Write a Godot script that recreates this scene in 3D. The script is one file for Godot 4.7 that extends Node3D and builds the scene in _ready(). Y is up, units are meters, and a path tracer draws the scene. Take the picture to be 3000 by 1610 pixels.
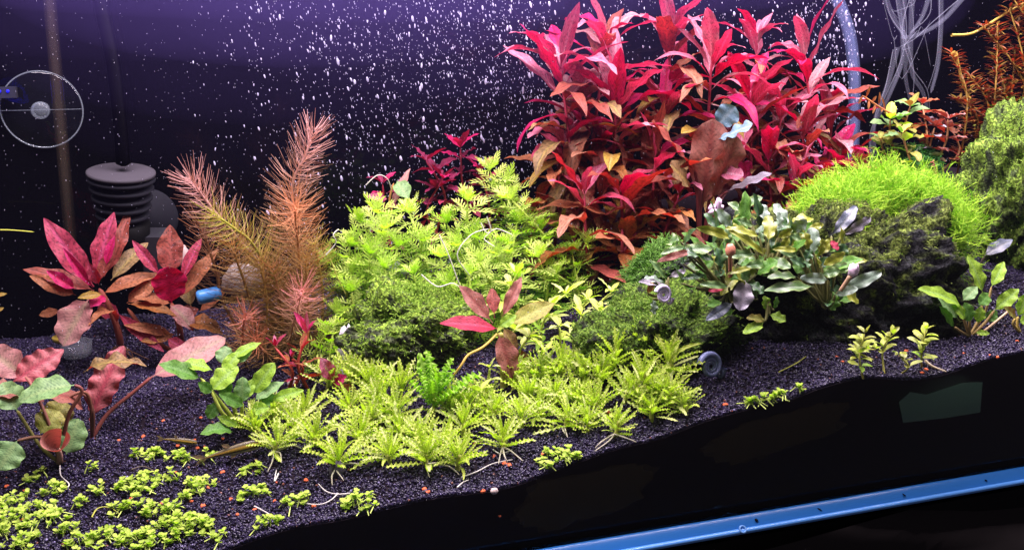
extends Node3D
# A planted aquarium seen through its front glass. X runs along the tank, Y is up, Z points out of the front glass (z = 0).

var rng := RandomNumberGenerator.new()
var nz := FastNoiseLite.new()
var used := {}
var M := {}
var PAL := {}
var lib := {}

# ---------------------------------------------------------------- shapes
class Shape:
	var v := PackedVector3Array()
	var c := PackedColorArray()
	var t := PackedVector2Array()
	var i := PackedInt32Array()
	func add(p: Vector3, col: Color, uv := Vector2.ZERO) -> void:
		v.append(p); c.append(col); t.append(uv)
	func grid(rows: int, cols: int, loop := false) -> void:
		var b := v.size() - rows * cols
		for r in rows - 1:
			for k in (cols if loop else cols - 1):
				var p := b + r * cols + k
				var q := b + r * cols + (k + 1) % cols
				i.append_array([p, q, p + cols, q, q + cols, p + cols])
	func mesh(m: Material, smooth := true) -> ArrayMesh:
		var a := []
		a.resize(Mesh.ARRAY_MAX)
		a[Mesh.ARRAY_VERTEX] = v; a[Mesh.ARRAY_COLOR] = c; a[Mesh.ARRAY_TEX_UV] = t; a[Mesh.ARRAY_INDEX] = i
		var out: ArrayMesh
		if smooth:
			var st := SurfaceTool.new()
			st.create_from_arrays(a)
			st.generate_normals()
			st.index()
			out = st.commit()
		else:
			out = ArrayMesh.new()
			out.add_surface_from_arrays(Mesh.PRIMITIVE_TRIANGLES, a)
		out.surface_set_material(0, m)
		return out

func spline(p: Array, n: int) -> PackedVector3Array:
	var out := PackedVector3Array()
	for s in p.size() - 1:
		var a: Vector3 = p[max(s - 1, 0)]
		var b: Vector3 = p[s]
		var c: Vector3 = p[s + 1]
		var d: Vector3 = p[min(s + 2, p.size() - 1)]
		for k in n:
			out.append(b.cubic_interpolate(c, a, d, float(k) / n))
	out.append(p[-1])
	return out

func tube(s: Shape, p: PackedVector3Array, r0: float, r1: float, sides: int, c0: Color, c1: Color, capped := true) -> void:
	var n := p.size()
	var side := Vector3.ZERO
	for k in n:
		var d := (p[min(k + 1, n - 1)] - p[max(k - 1, 0)]).normalized()
		if k == 0:
			side = d.cross(Vector3(.31, .2, .93)).normalized()
		side = (side - d * side.dot(d)).normalized()
		var other := d.cross(side)
		var f := float(k) / (n - 1)
		var r: float = lerpf(r0, r1, f)
		if capped and k == n - 1:
			r *= .3
		for j in sides:
			var a := TAU * j / sides
			s.add(p[k] + (side * cos(a) + other * sin(a)) * r, c0.lerp(c1, f), Vector2(f * n * .3, float(j) / sides))
	s.grid(n, sides, true)

# A leaf along +z with its upper face towards +y.
func leaf_mesh(L: float, W: float, pal: Dictionary, o := {}) -> ArrayMesh:
	var s := Shape.new()
	leaf_into(s, L, W, pal, o, Transform3D())
	return s.mesh(pal.m)

func leaf_into(s: Shape, L: float, W: float, pal: Dictionary, o: Dictionary, at: Transform3D) -> void:
	var nu: int = o.get("nu", maxi(12, int(float(o.get("nw", 3.0)) * 6.0)))
	var vs: Array = [-1.0, -.62, -.28, -.06, .06, .28, .62, 1.0]
	if o.get("thin", false):
		vs = [-1.0, -.12, .12, 1.0]
	var pet: float = o.get("pet", .06)
	var pk: float = o.get("pk", .85)
	var po: float = o.get("po", .8)
	var arch: float = o.get("arch", 0.0)
	var bend: float = o.get("bend", .15)
	var fold: float = o.get("fold", .22)
	var wave: float = o.get("wave", .12)
	var nw: float = o.get("nw", 3.0)
	var twist: float = o.get("twist", 0.0)
	var ruf: float = o.get("ruf", 0.0)
	var spot: float = o.get("spot", .14)
	var side: float = o.get("side", 0.0)
	var ph := rng.randf() * TAU
	var ph2 := rng.randf() * TAU
	var off := Vector3(rng.randf(), rng.randf(), rng.randf()) * 50.0
	var c0: Color = pal.c0
	var c1: Color = pal.c1
	var rib: Color = pal.rib
	var edge: Color = pal.get("edge", c1)
	var dark: Color = pal.get("dark", c0 * .6)
	var cy := 0.0
	var cz := 0.0
	for r in nu + 1:
		var u := float(r) / nu
		var turn := -bend * 2.0 * pow(u, 1.25)
		if r > 0:
			cy += sin(turn) * L / nu
			cz += cos(turn) * L / nu
		var w := .05
		if u > pet:
			var q := (u - pet) / (1.0 - pet)
			w = maxf(pow(maxf(sin(PI * pow(q, pk)), 0.0), po), .03)
			w *= 1.0 + .06 * sin(u * 17.0 + ph)
		var hw := W * .5 * w
		var y := L * arch * 4.0 * u * (1.0 - u) + cy
		var z := cz
		var tw := twist * u
		var sx := L * side * u * u
		for a in vs:
			var b: float = absf(a)
			var e := sin(TAU * nw * u + (ph if a < 0.0 else ph2))
			var k: float = a * hw * (1.0 + ruf * b * b * sin(TAU * nw * u + (ph if a < 0.0 else ph2) + 1.3))
			var lift := fold * b * hw + wave * W * .5 * minf(w * 2.0, 1.0) * b * b * e
			var p := Vector3(sx + k * cos(tw) - lift * sin(tw), y + k * sin(tw) + lift * cos(tw) * cos(turn), z - lift * cos(tw) * sin(turn))
			var col := c0.lerp(c1, u)
			col = col.lerp(edge, b * b * b * float(o.get("edge", .35)))
			var g := nz.get_noise_3dv(p * 420.0 / maxf(L * 20.0, .3) + off)
			col = col.lerp(dark, clampf(g * 2.0, 0.0, 1.0) * spot * 2.0)
			if b < .1:
				col = col.lerp(rib, .75)
			s.add(at * p, col, Vector2(u, a * .5 + .5))
	s.grid(nu + 1, vs.size())

func frame(dir: Vector3, face: Vector3) -> Basis:
	var z := dir.normalized()
	var x := face.cross(z)
	if x.length() < .02:
		x = Vector3(1, 0, .3).cross(z)
	x = x.normalized()
	return Basis(x, z.cross(x), z)

# ---------------------------------------------------------------- things
func numbered(n: String) -> String:
	if not used.has(n):
		used[n] = 0
		return n
	used[n] += 1
	return "%s_%03d" % [n, used[n]]

func tag(o: Node, label: String, category: String, group := "", kind := "") -> Node:
	if label: o.set_meta("label", label)
	if category: o.set_meta("category", category)
	if group: o.set_meta("group", group)
	if kind: o.set_meta("kind", kind)
	return o

func thing(called: String, label: String, category: String, at := Vector3.ZERO, group := "") -> Node3D:
	var o := Node3D.new()
	o.name = numbered(called)
	add_child(o)
	o.position = at
	tag(o, label, category, group)
	return o

func single(called: String, mesh: Mesh, at := Vector3.ZERO) -> MeshInstance3D:
	var o := MeshInstance3D.new()
	o.name = numbered(called)
	o.mesh = mesh
	add_child(o)
	o.position = at
	return o

func part(t: Node3D, called: String, mesh: Mesh, at := Vector3.ZERO, basis := Basis()) -> MeshInstance3D:
	var o := MeshInstance3D.new()
	o.name = called
	o.mesh = mesh
	t.add_child(o, true)
	o.transform = Transform3D(basis, at)
	return o

# a leaf of its own from a to b (points in the tank), w wide
func hero(t: Node3D, a: Vector3, b: Vector3, w: float, pal: String, o := {}, called := "leaf") -> MeshInstance3D:
	var d := b - a
	var face: Vector3 = o.get("face", Vector3(-.15, .55, .8))
	return part(t, called, leaf_mesh(d.length(), w, PAL[pal], o), a - t.position, frame(d, face))

func stalk(t: Node3D, p: Array, r0: float, r1: float, col: Color, called := "stem", m = null) -> MeshInstance3D:
	var s := Shape.new()
	var q := []
	for x in p:
		q.append(x - t.position)
	tube(s, spline(q, 5), r0, r1, 7, col, col * 1.1)
	return part(t, called, s.mesh(m if m else M.stem))

func hf(x: float) -> float:
	var k := [
		[-0.1391, 0.0132],
		[-0.0707, 0.0207],
		[0.0034, 0.0249],
		[0.0848, 0.0350],
		[0.1624, 0.0398],
		[0.1930, 0.0424],
		[0.2592, 0.0595],
		[0.3384, 0.0689],
		[0.4403, 0.0714],
		[0.4950, 0.0767],
		[0.6051, 0.0789]]
	if x <= k[0][0]:
		return k[0][1]
	for j in k.size() - 1:
		if x <= k[j + 1][0]:
			return lerpf(k[j][1], k[j + 1][1], (x - k[j][0]) / (k[j + 1][0] - k[j][0]))
	return k[-1][1]

func bed(x: float, z: float) -> float:
	var s := .09 + .09 * clampf((x - .05) / .5, 0.0, 1.0)
	return hf(x) - s * z + .0022 * sin(x * 40.0 + z * 23.0) + .0016 * sin(x * 71.0 - z * 55.0)

func on_bed(x: float, z: float, up := 0.0) -> Vector3:
	return Vector3(x, bed(x, z) + up, z)

# ---------------------------------------------------------------- materials
func vein_picture(lines: float, depth: float, blotch: float, seed_: int) -> ImageTexture:
	var im := Image.create(256, 96, false, Image.FORMAT_RGB8)
	var f := FastNoiseLite.new()
	f.seed = seed_; f.frequency = .03; f.fractal_octaves = 4
	var g := FastNoiseLite.new()
	g.seed = seed_ + 5; g.frequency = .16
	for y in 96:
		for x in 256:
			var v := absf(y / 95.0 - .5) * 2.0
			var q := fposmod(x / 256.0 * lines - v * lines * .22 + f.get_noise_2d(x, y) * .35, 1.0)
			var line := exp(-pow((q - .5) * 7.0, 2.0)) * (1.0 - v * .4)
			var b := 1.0 - depth * line - blotch * clampf(f.get_noise_2d(x * 1.7 + 300.0, y * 1.7) * 2.2, 0.0, 1.0) + .07 * g.get_noise_2d(x, y)
			b *= .94
			im.set_pixel(x, y, Color(b, lerpf(b, 1.0, .12), lerpf(b, 1.0, .12)))
	return ImageTexture.create_from_image(im)

func mat(rough: float, back: Color, tex: Texture2D = null, bump := 0.0, spec := .3) -> StandardMaterial3D:
	var m := StandardMaterial3D.new()
	m.vertex_color_use_as_albedo = true
	m.roughness = rough
	m.metallic_specular = spec
	m.cull_mode = BaseMaterial3D.CULL_DISABLED
	if back.a > 0.0:
		m.backlight_enabled = true
		m.backlight = back
	if tex:
		m.albedo_texture = tex
		if bump > 0.0:
			m.heightmap_enabled = true
			m.heightmap_texture = tex
			m.heightmap_scale = bump
	return m

func pal(c0: Color, c1: Color, rib: Color, m: Material, edge = null, dark = null) -> Dictionary:
	return {"c0": c0, "c1": c1, "rib": rib, "m": m, "edge": edge if edge else c1, "dark": dark if dark else c0 * .55}

func clear(col: Color, rough := .03) -> StandardMaterial3D:
	var m := StandardMaterial3D.new()
	m.albedo_color = col
	m.transparency = BaseMaterial3D.TRANSPARENCY_ALPHA
	m.roughness = rough
	m.metallic_specular = .3
	m.cull_mode = BaseMaterial3D.CULL_DISABLED
	return m

func make_materials() -> void:
	nz.seed = 11; nz.frequency = 1.0; nz.fractal_octaves = 3
	var fine := vein_picture(16.0, .16, .22, 3)
	var blot := vein_picture(9.0, .13, .28, 8)
	var crisp := vein_picture(15.0, .12, .16, 21)
	var none := Color(0, 0, 0, 0)
	M.red = mat(.42, Color(.9, .3, .5), fine, .03)
	M.redb = mat(.45, Color(.9, .35, .38), blot, .04)
	M.crinkle = mat(.42, Color(.8, .45, .4), crisp, .06)
	M.green = mat(.4, Color(.75, .9, .35), fine, .02)
	M.lime = mat(.5, Color(.8, .95, .35))
	M.buce = mat(.32, Color(.4, .45, .12), crisp, .03, .45)
	M.wisp = clear(Color(.75, .77, .85, .07), .4)
	M.veil = clear(Color(.7, .72, .82, .045), .5)
	M.stem = mat(.5, Color(.3, .3, .3))
	M.needle = mat(.5, Color(.8, .7, .6))
	M.plain = mat(.7, none, null, 0.0, .15)
	M.rubber = mat(.5, none, null, 0.0, .1)
	M.root = mat(.4, Color(.8, .8, .8))
	M.shell = mat(.25, none, null, 0.0, .4)
	M.bubble = mat(.2, Color(.95, .95, .95), null, 0.0, .6)
	M.bubble.albedo_color = Color(.66, .64, .78)
	M.grain = mat(.4, none, null, 0.0, .4)
	M.glass = clear(Color(.02, .03, .03, .01), 0.0)
	M.glass.metallic_specular = .35
	M.tubing = clear(Color(.35, .3, .25, .06), .02)
	M.cup = clear(Color(.2, .22, .25, .02), .02)
	PAL.glow = pal(Color(.8, .02, .12), Color(.8, .025, .14), Color(.55, .01, .08), M.red)  # brighter red: light coming through the leaf is put into the colour
	PAL.sheen_pink = pal(Color(.5, .16, .2), Color(.62, .32, .36), Color(.7, .42, .42), M.red, null, Color(.36, .1, .1))  # pale pink: lamp sheen on the upper faces put into the colour
	PAL.tan = pal(Color(.38, .13, .08), Color(.46, .2, .12), Color(.5, .27, .18), M.redb, null, Color(.16, .04, .03))
	PAL.magenta = pal(Color(.54, .014, .1), Color(.58, .03, .16), Color(.42, .01, .05), M.red)
	PAL.pink = pal(Color(.52, .08, .15), Color(.62, .2, .3), Color(.68, .32, .4), M.red)
	PAL.rose = pal(Color(.42, .035, .06), Color(.5, .07, .13), Color(.6, .09, .2), M.redb, null, Color(.12, .02, .03))
	PAL.brown = pal(Color(.3, .05, .045), Color(.34, .09, .06), Color(.4, .1, .08), M.redb, null, Color(.1, .022, .02))
	PAL.rust = pal(Color(.42, .12, .06), Color(.5, .2, .09), Color(.45, .16, .08), M.redb, null, Color(.12, .03, .02))
	PAL.orange = pal(Color(.42, .11, .03), Color(.45, .2, .06), Color(.5, .24, .1), M.redb)
	PAL.ochre = pal(Color(.4, .22, .04), Color(.42, .28, .05), Color(.5, .35, .12), M.redb, null, Color(.22, .1, .03))
	PAL.olive = pal(Color(.3, .2, .07), Color(.33, .2, .1), Color(.45, .33, .1), M.redb, null, Color(.15, .08, .05))
	PAL.pale = pal(Color(.44, .17, .17), Color(.5, .27, .24), Color(.42, .3, .2), M.crinkle, Color(.45, .12, .14), Color(.3, .26, .14))
	PAL.crimson = pal(Color(.4, .02, .05), Color(.42, .04, .08), Color(.5, .06, .12), M.crinkle, null, Color(.2, .01, .03))
	PAL.coral = pal(Color(.45, .1, .11), Color(.5, .17, .18), Color(.4, .05, .08), M.crinkle, Color(.4, .05, .08))
	PAL.dusky = pal(Color(.3, .1, .07), Color(.36, .15, .12), Color(.25, .06, .05), M.crinkle)
	PAL.green = pal(Color(.32, .54, .045), Color(.38, .6, .07), Color(.36, .56, .14), M.green, Color(.42, .6, .1))
	PAL.deep = pal(Color(.1, .26, .04), Color(.15, .35, .06), Color(.2, .4, .1), M.green, Color(.3, .45, .1))
	PAL.mint = pal(Color(.25, .42, .17), Color(.3, .48, .2), Color(.35, .5, .2), M.green, Color(.3, .5, .12))
	PAL.yellowgreen = pal(Color(.32, .36, .06), Color(.3, .3, .07), Color(.45, .45, .12), M.crinkle, Color(.36, .22, .06), Color(.3, .16, .05))
	PAL.lime = pal(Color(.48, .55, .07), Color(.54, .62, .13), Color(.58, .68, .2), M.lime)
	PAL.limey = pal(Color(.54, .6, .15), Color(.6, .66, .24), Color(.66, .7, .32), M.lime)
	PAL.limedark = pal(Color(.26, .46, .05), Color(.32, .52, .06), Color(.4, .6, .1), M.lime)
	PAL.sage = pal(Color(.08, .17, .045), Color(.13, .24, .09), Color(.08, .14, .05), M.buce, Color(.36, .42, .12))
	PAL.silver = pal(Color(.17, .26, .15), Color(.27, .36, .27), Color(.2, .26, .2), M.buce, Color(.5, .55, .5))
	PAL.straw = pal(Color(.25, .27, .02), Color(.26, .29, .03), Color(.2, .2, .02), M.buce, Color(.5, .52, .16))
	PAL.slate = pal(Color(.05, .06, .07), Color(.16, .19, .25), Color(.04, .05, .05), M.buce, Color(.1, .09, .13))
	PAL.teal = pal(Color(.05, .12, .04), Color(.08, .17, .06), Color(.04, .09, .06), M.buce)
	PAL.mauve = pal(Color(.2, .17, .18), Color(.29, .26, .32), Color(.2, .17, .2), M.buce)
	PAL.steel = pal(Color(.12, .2, .26), Color(.18, .27, .34), Color(.3, .38, .45), M.buce)
	PAL.plum = pal(Color(.22, .02, .06), Color(.3, .035, .1), Color(.34, .05, .12), M.red)

# ---------------------------------------------------------------- builders
func rock_mesh(R: Vector3, seed_: int, o: Dictionary) -> Array:
	var f := FastNoiseLite.new()
	f.seed = seed_; f.frequency = 1.0; f.fractal_octaves = 3
	var rg := FastNoiseLite.new()
	rg.seed = seed_ + 1; rg.frequency = 1.0; rg.fractal_type = FastNoiseLite.FRACTAL_RIDGED; rg.fractal_octaves = 4
	var ce := FastNoiseLite.new()
	ce.seed = seed_ + 2; ce.noise_type = FastNoiseLite.TYPE_CELLULAR; ce.frequency = 1.0; ce.cellular_return_type = FastNoiseLite.RETURN_DISTANCE2_SUB
	ce.fractal_type = FastNoiseLite.FRACTAL_NONE
	var s := Shape.new()
	var nu: int = o.get("res", 110)
	var nv := int(nu * 1.5)
	var stone: Color = o.stone
	var moss: Color = o.moss
	var pale: Color = o.get("pale", stone * 2.0)
	var amount: float = o.get("amount", .0)
	var wet := []
	for r in nu + 1:
		var th := PI * r / nu
		for k in nv:
			var ph := TAU * k / nv
			var d := Vector3(sin(th) * cos(ph), cos(th), sin(th) * sin(ph))
			# boxy rather than round
			var q := d / pow(pow(absf(d.x), 3.2) + pow(absf(d.y), 3.2) + pow(absf(d.z), 3.2), 1.0 / 3.2)
			q = q.lerp(d, .35)
			var c := ce.get_noise_3dv(d * 1.25 + Vector3(seed_, 0, 0))
			var m: float = 1.0 + .26 * f.get_noise_3dv(d * 1.3) + .26 * (c + .5) * o.get("chunk", 1.0) + .09 * rg.get_noise_3dv(d * 2.6) + .05 * rg.get_noise_3dv(d * 6.5) + .03 * f.get_noise_3dv(d * 30.0)
			var p: Vector3 = q * R * (m * .85)
			var g := f.get_noise_3dv(d * 5.0 + Vector3(9, 3, 1)) + .7 * f.get_noise_3dv(d * 17.0)
			var e := clampf(d.y * o.get("up", .9) + g * 1.1 + amount + o.get("front", 0.0) * d.z, 0.0, 1.0)
			e = smoothstep(.15, .75, e)
			var h := clampf(.5 + f.get_noise_3dv(d * 9.0 + Vector3(40, 0, 0)) * 1.6, 0.0, 1.0)
			var fleck := .85 + .3 * rng.randf()
			var col := stone.lerp(pale, h * h).lerp(moss.lerp(o.get("moss2", moss * 1.6), clampf(.5 + 1.0 * f.get_noise_3dv(d * 22.0), 0.0, 1.0)), e) * fleck
			s.add(p, col, Vector2(k / float(nv), r / float(nu)))
			if e > .35:
				wet.append([p, d])
	s.grid(nu + 1, nv, true)
	return [s.mesh(M.stone), wet]

func make_stone_materials() -> void:
	var n := NoiseTexture2D.new()
	n.width = 512; n.height = 512; n.seamless = true
	var f := FastNoiseLite.new()
	f.frequency = .022; f.fractal_octaves = 6; f.seed = 5; f.fractal_gain = .65
	n.noise = f
	var g := Gradient.new()
	g.set_color(0, Color(.3, .3, .3)); g.set_color(1, Color(1, 1, 1))
	g.add_point(.45, Color(.6, .6, .6)); g.add_point(.55, Color(.9, .9, .9))
	n.color_ramp = g
	var m := mat(.75, Color(0, 0, 0, 0), n, 0.0, .2)
	m.uv1_triplanar = true
	m.uv1_triplanar_sharpness = 8.0
	m.uv1_scale = Vector3(34, 34, 34)
	m.heightmap_enabled = true
	m.heightmap_texture = n
	m.heightmap_scale = .12
	M.stone = m
	M.moss = mat(.6, Color(.6, .8, .2))

# short green threads growing out of the given spots of a rock
func fuzz(t: Node3D, spots: Array, n: int, len_: float, c0: Color, c1: Color, called := "moss") -> void:
	if spots.is_empty():
		return
	var s := Shape.new()
	for j in n:
		var sp = spots[rng.randi() % spots.size()]
		var p: Vector3 = sp[0] + Vector3(rng.randfn(0, .0014), rng.randfn(0, .0014), rng.randfn(0, .0014))
		var d: Vector3 = (sp[1] + Vector3(rng.randfn(0, .5), rng.randfn(.25, .4), rng.randfn(0, .5))).normalized()
		var L := len_ * rng.randf_range(.4, 1.3)
		var sd := d.cross(Vector3(rng.randfn(), rng.randfn(), rng.randfn())).normalized() * .00035
		var mid := p + d * L * .5 + Vector3(rng.randfn(0, .0006), .0004, rng.randfn(0, .0006))
		var tip := p + d * L + Vector3(rng.randfn(0, .0014), -.0008, rng.randfn(0, .0014))
		var col := c0.lerp(c1, rng.randf())
		s.add(p - sd, col); s.add(p + sd, col)
		s.add(mid - sd * .9, col); s.add(mid + sd * .9, col)
		s.add(tip - sd * .3, col * 1.2); s.add(tip + sd * .3, col * 1.2)
		s.grid(3, 2)
	tag(part(t, called, s.mesh(M.moss)), "", "", "", "stuff")

func rock(called: String, label: String, at: Vector3, R: Vector3, seed_: int, turn: Vector3, o: Dictionary) -> Node3D:
	var t := thing(called, label, "rock", at)
	var a := rock_mesh(R, seed_, o)
	var b := Basis.from_euler(turn)
	part(t, "stone", a[0], Vector3.ZERO, b)
	var spots := []
	for w in a[1]:
		spots.append([b * w[0], b * w[1]])
	fuzz(t, spots, o.get("threads", 2500), o.get("thread", .003), o.moss * .9, o.get("moss2", o.moss * 1.6))
	return t

# a stem plant with leaves in pairs or threes, upright and fresh at the top, drooping and older below
func stem_plant(called: String, label: String, category: String, apex: Vector3, base: Vector3, L: float, o := {}) -> Node3D:
	var t := thing(called, label, category, base, o.get("group", ""))
	var lean := Vector3(rng.randfn(0, .006), 0, rng.randfn(0, .006))
	var path := spline([base, base.lerp(apex, .5) + lean, apex], 8)
	var local := PackedVector3Array()
	for p in path:
		local.append(p - base)
	var s := Shape.new()
	tube(s, local, o.get("r", .0016), o.get("r", .0016) * .6, 7, o.get("stem", Color(.2, .03, .03)), o.get("stem1", Color(.3, .03, .06)))
	part(t, "stem", s.mesh(M.stem))
	var H := base.distance_to(apex)
	var step: float = o.get("step", .011)
	var nodes: int = min(int((H - .008) / step) + 1, o.get("nodes", 8))
	var per: int = o.get("per", 3)
	var az := rng.randf() * TAU
	for k in nodes:
		var f := clampf(float(k) / maxf(o.get("span", 6.0), 1.0), 0.0, 1.0)
		var along := 1.0 - k * step / H
		var at := local[int(clampf(along, 0.0, 1.0) * (local.size() - 1))]
		var cnt: int = per + (1 if k == 0 else 0)
		for j in cnt:
			var an: float = az + TAU * j / cnt + rng.randfn(0, .25)
			var el := deg_to_rad(lerpf(o.get("top", 68.0), o.get("low", -12.0), pow(f, .9)) + rng.randfn(0, 11))
			var dir := Vector3(cos(an) * cos(el), sin(el), sin(an) * cos(el))
			var up := Vector3(-cos(an) * sin(el), cos(el), -sin(an) * sin(el))
			var ln: float = L * lerpf(o.get("young", .8), 1.0, minf(k / 2.0, 1.0)) * (1.0 - .25 * f) * rng.randf_range(.72, 1.08)
			if k == 0 and j == 0:
				ln *= .6
			var names: Array = o.top_pal if f < .25 else (o.mid_pal if f < .6 else o.low_pal)
			var pn: String = names[rng.randi() % names.size()]
			var lo := {"bend": rng.randf_range(.05, .5) * o.get("bendy", 1.0), "fold": rng.randf_range(.1, .4), "wave": rng.randf_range(.05, .2) * o.get("wavy", 1.0), "twist": rng.randfn(0, .35), "side": rng.randfn(0, .08), "nu": o.get("nu", 11), "po": o.get("po", .85), "pk": o.get("pk", .8), "thin": o.get("thin", false)}
			part(t, "leaf", leaf_mesh(ln, ln * o.get("wide", .3) * rng.randf_range(.85, 1.2), PAL[pn], lo), at + dir * .001, frame(dir, up))
		az += PI / per + .3
	return t

# leaves cut like a fern's, joined along their midrib
func pinnate_mesh(L: float, p: Dictionary, curl: float) -> ArrayMesh:
	var s := Shape.new()
	var c: Color = p.c0
	var pts := PackedVector3Array()
	for k in 6:
		var u := k / 5.0
		pts.append(Vector3(0, curl * L * u * u, L * u))
	tube(s, pts, L * .022, L * .01, 4, c * .9, p.c1)
	for k in 5:
		var u := .2 + .16 * k
		var at := Vector3(0, curl * L * u * u, L * u)
		for sd in [-1.0, 1.0]:
			var l: float = L * .4 * (1.0 - absf(u - .5) * .8) * rng.randf_range(.85, 1.15)
			var an: float = lerpf(1.1, .35, u) * sd + rng.randfn(0, .08)
			var d := Vector3(sin(an), .12 + rng.randfn(0, .08), cos(an)).normalized()
			var x := d.cross(Vector3.UP).normalized() * L * .031
			var col := c.lerp(p.c1, rng.randf())
			s.add(at - x * .7, col); s.add(at + x * .7, col)
			s.add(at + d * l * .6 - x * 1.15 + Vector3(0, l * .06, 0), col); s.add(at + d * l * .6 + x * 1.15 + Vector3(0, l * .06, 0), col)
			s.add(at + d * l - x * .25, p.c1); s.add(at + d * l + x * .25, p.c1)
			s.grid(3, 2)
	var u2 := Vector3(0, curl * L, L)
	s.add(u2 - Vector3(L * .03, 0, 0), c); s.add(u2 + Vector3(L * .03, 0, 0), c)
	s.add(u2 + Vector3(-L * .01, 0, L * .16), p.c1); s.add(u2 + Vector3(L * .01, 0, L * .16), p.c1)
	s.grid(2, 2)
	return s.mesh(p.m)

func fern_stem(label: String, apex: Vector3, base: Vector3, size: float, bright: float) -> void:
	var t := thing("feather_leaf_plant", label, "aquatic plant", base, "light green feather-leaved stems")
	var bow := Vector3(rng.randfn(0, .012), 0, rng.randfn(0, .01))
	var path := spline([Vector3.ZERO, (apex - base) * .45 + bow, apex - base], 10)
	var s := Shape.new()
	tube(s, path, .0011, .0008, 6, Color(.3, .32, .06), Color(.42, .55, .1))
	part(t, "stem", s.mesh(M.stem))
	var n := path.size()
	var d := (path[n - 1] - path[n - 4]).normalized()
	d = (d + Vector3(0, .6, .25)).normalized()
	var H := apex.distance_to(base)
	var nodes := int(minf(H / .008, 7.0)) + 1
	var az := rng.randf() * TAU
	for k in nodes:
		var at := path[int(clampf(1.0 - k * .008 / maxf(H, .01), 0.1, 1.0) * (n - 1))]
		var cnt := 8 if k == 0 else 5
		for j in cnt:
			var an: float = az + TAU * j / cnt + rng.randfn(0, .2)
			var el := deg_to_rad((44.0 if k == 0 else maxf(26.0 - 7.0 * k, -12.0)) + rng.randfn(0, 10))
			var x := d.cross(Vector3(.2, .1, .97)).normalized()
			var y := d.cross(x)
			var out := x * cos(an) + y * sin(an)
			var dir := out * cos(el) + d * sin(el)
			var up := d * cos(el) - out * sin(el)
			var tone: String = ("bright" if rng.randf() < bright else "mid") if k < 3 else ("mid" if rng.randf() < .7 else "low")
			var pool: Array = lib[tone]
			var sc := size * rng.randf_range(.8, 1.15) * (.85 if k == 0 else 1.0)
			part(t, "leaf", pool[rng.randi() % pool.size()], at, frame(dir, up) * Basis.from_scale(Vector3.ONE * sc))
		if k == 0:
			for j in 5:
				var an: float = az + .5 + TAU * j / 5.0
				var dir := Vector3(cos(an) * .35, 1, sin(an) * .35)
				part(t, "leaf", lib.bright[rng.randi() % lib.bright.size()], at, frame(dir, Vector3(-cos(an), .35, -sin(an))) * Basis.from_scale(Vector3.ONE * size * .6))
		az += .6

# a stem whose needles are as fine as hair
func needle_stem(label: String, p: Array, len0: float, len1: float, c0: Color, c1: Color, per := 12) -> void:
	var base: Vector3 = p[0]
	var t := thing("needle_leaf_plant", label, "aquatic plant", base, "")
	var q := []
	for x in p:
		q.append(x - base)
	var path := spline(q, 16)
	var s := Shape.new()
	tube(s, path, .0011, .0008, 6, c0 * .6, c1 * .8)
	part(t, "stem", s.mesh(M.stem))
	var h := Shape.new()
	var n := path.size()
	var acc := 0.0
	var total := 0.0
	for k in n - 1:
		total += path[k].distance_to(path[k + 1])
	var gone := 0.0
	for k in range(1, n):
		var seg := path[k].distance_to(path[k - 1])
		gone += seg
		acc += seg
		var f := gone / total
		var d := (path[k] - path[k - 1]).normalized()
		var x := d.cross(Vector3(.3, .2, .9)).normalized()
		var y := d.cross(x)
		while acc > .0034 or k == n - 1 and acc > -.004:
			acc -= .0034
			var ring := rng.randf() * TAU
			for j in per:
				if f < .12:
					continue
				var an: float = ring + TAU * j / per + rng.randfn(0, .15)
				var out := x * cos(an) + y * sin(an)
				var el := lerpf(.1, .62, pow(f, 7.0)) + rng.randfn(0, .12)
				var dir := (out * cos(el) + d * sin(el)).normalized()
				var L := lerpf(len0, len1, pow(f, 5.0)) * 1.15 * rng.randf_range(.7, 1.15)
				var at := path[k] - d * acc
				var sd := dir.cross(Vector3(rng.randfn(), rng.randfn(), rng.randfn())).normalized() * .00018
				var col := c0.lerp(c1, clampf(pow(f, 2.6) + rng.randfn(0, .1), 0.0, 1.0))
				var lift := d * L * .26 + Vector3(0, L * .05, 0)
				h.add(at - sd, col); h.add(at + sd, col)
				h.add(at + dir * L * .55 + lift * .3 - sd, col); h.add(at + dir * L * .55 + lift * .3 + sd, col)
				h.add(at + dir * L + lift - sd * .5, col * 1.2); h.add(at + dir * L + lift + sd * .5, col * 1.2)
				h.grid(3, 2)
	tag(part(t, "needles", h.mesh(M.needle)), "", "", "", "stuff")

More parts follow.
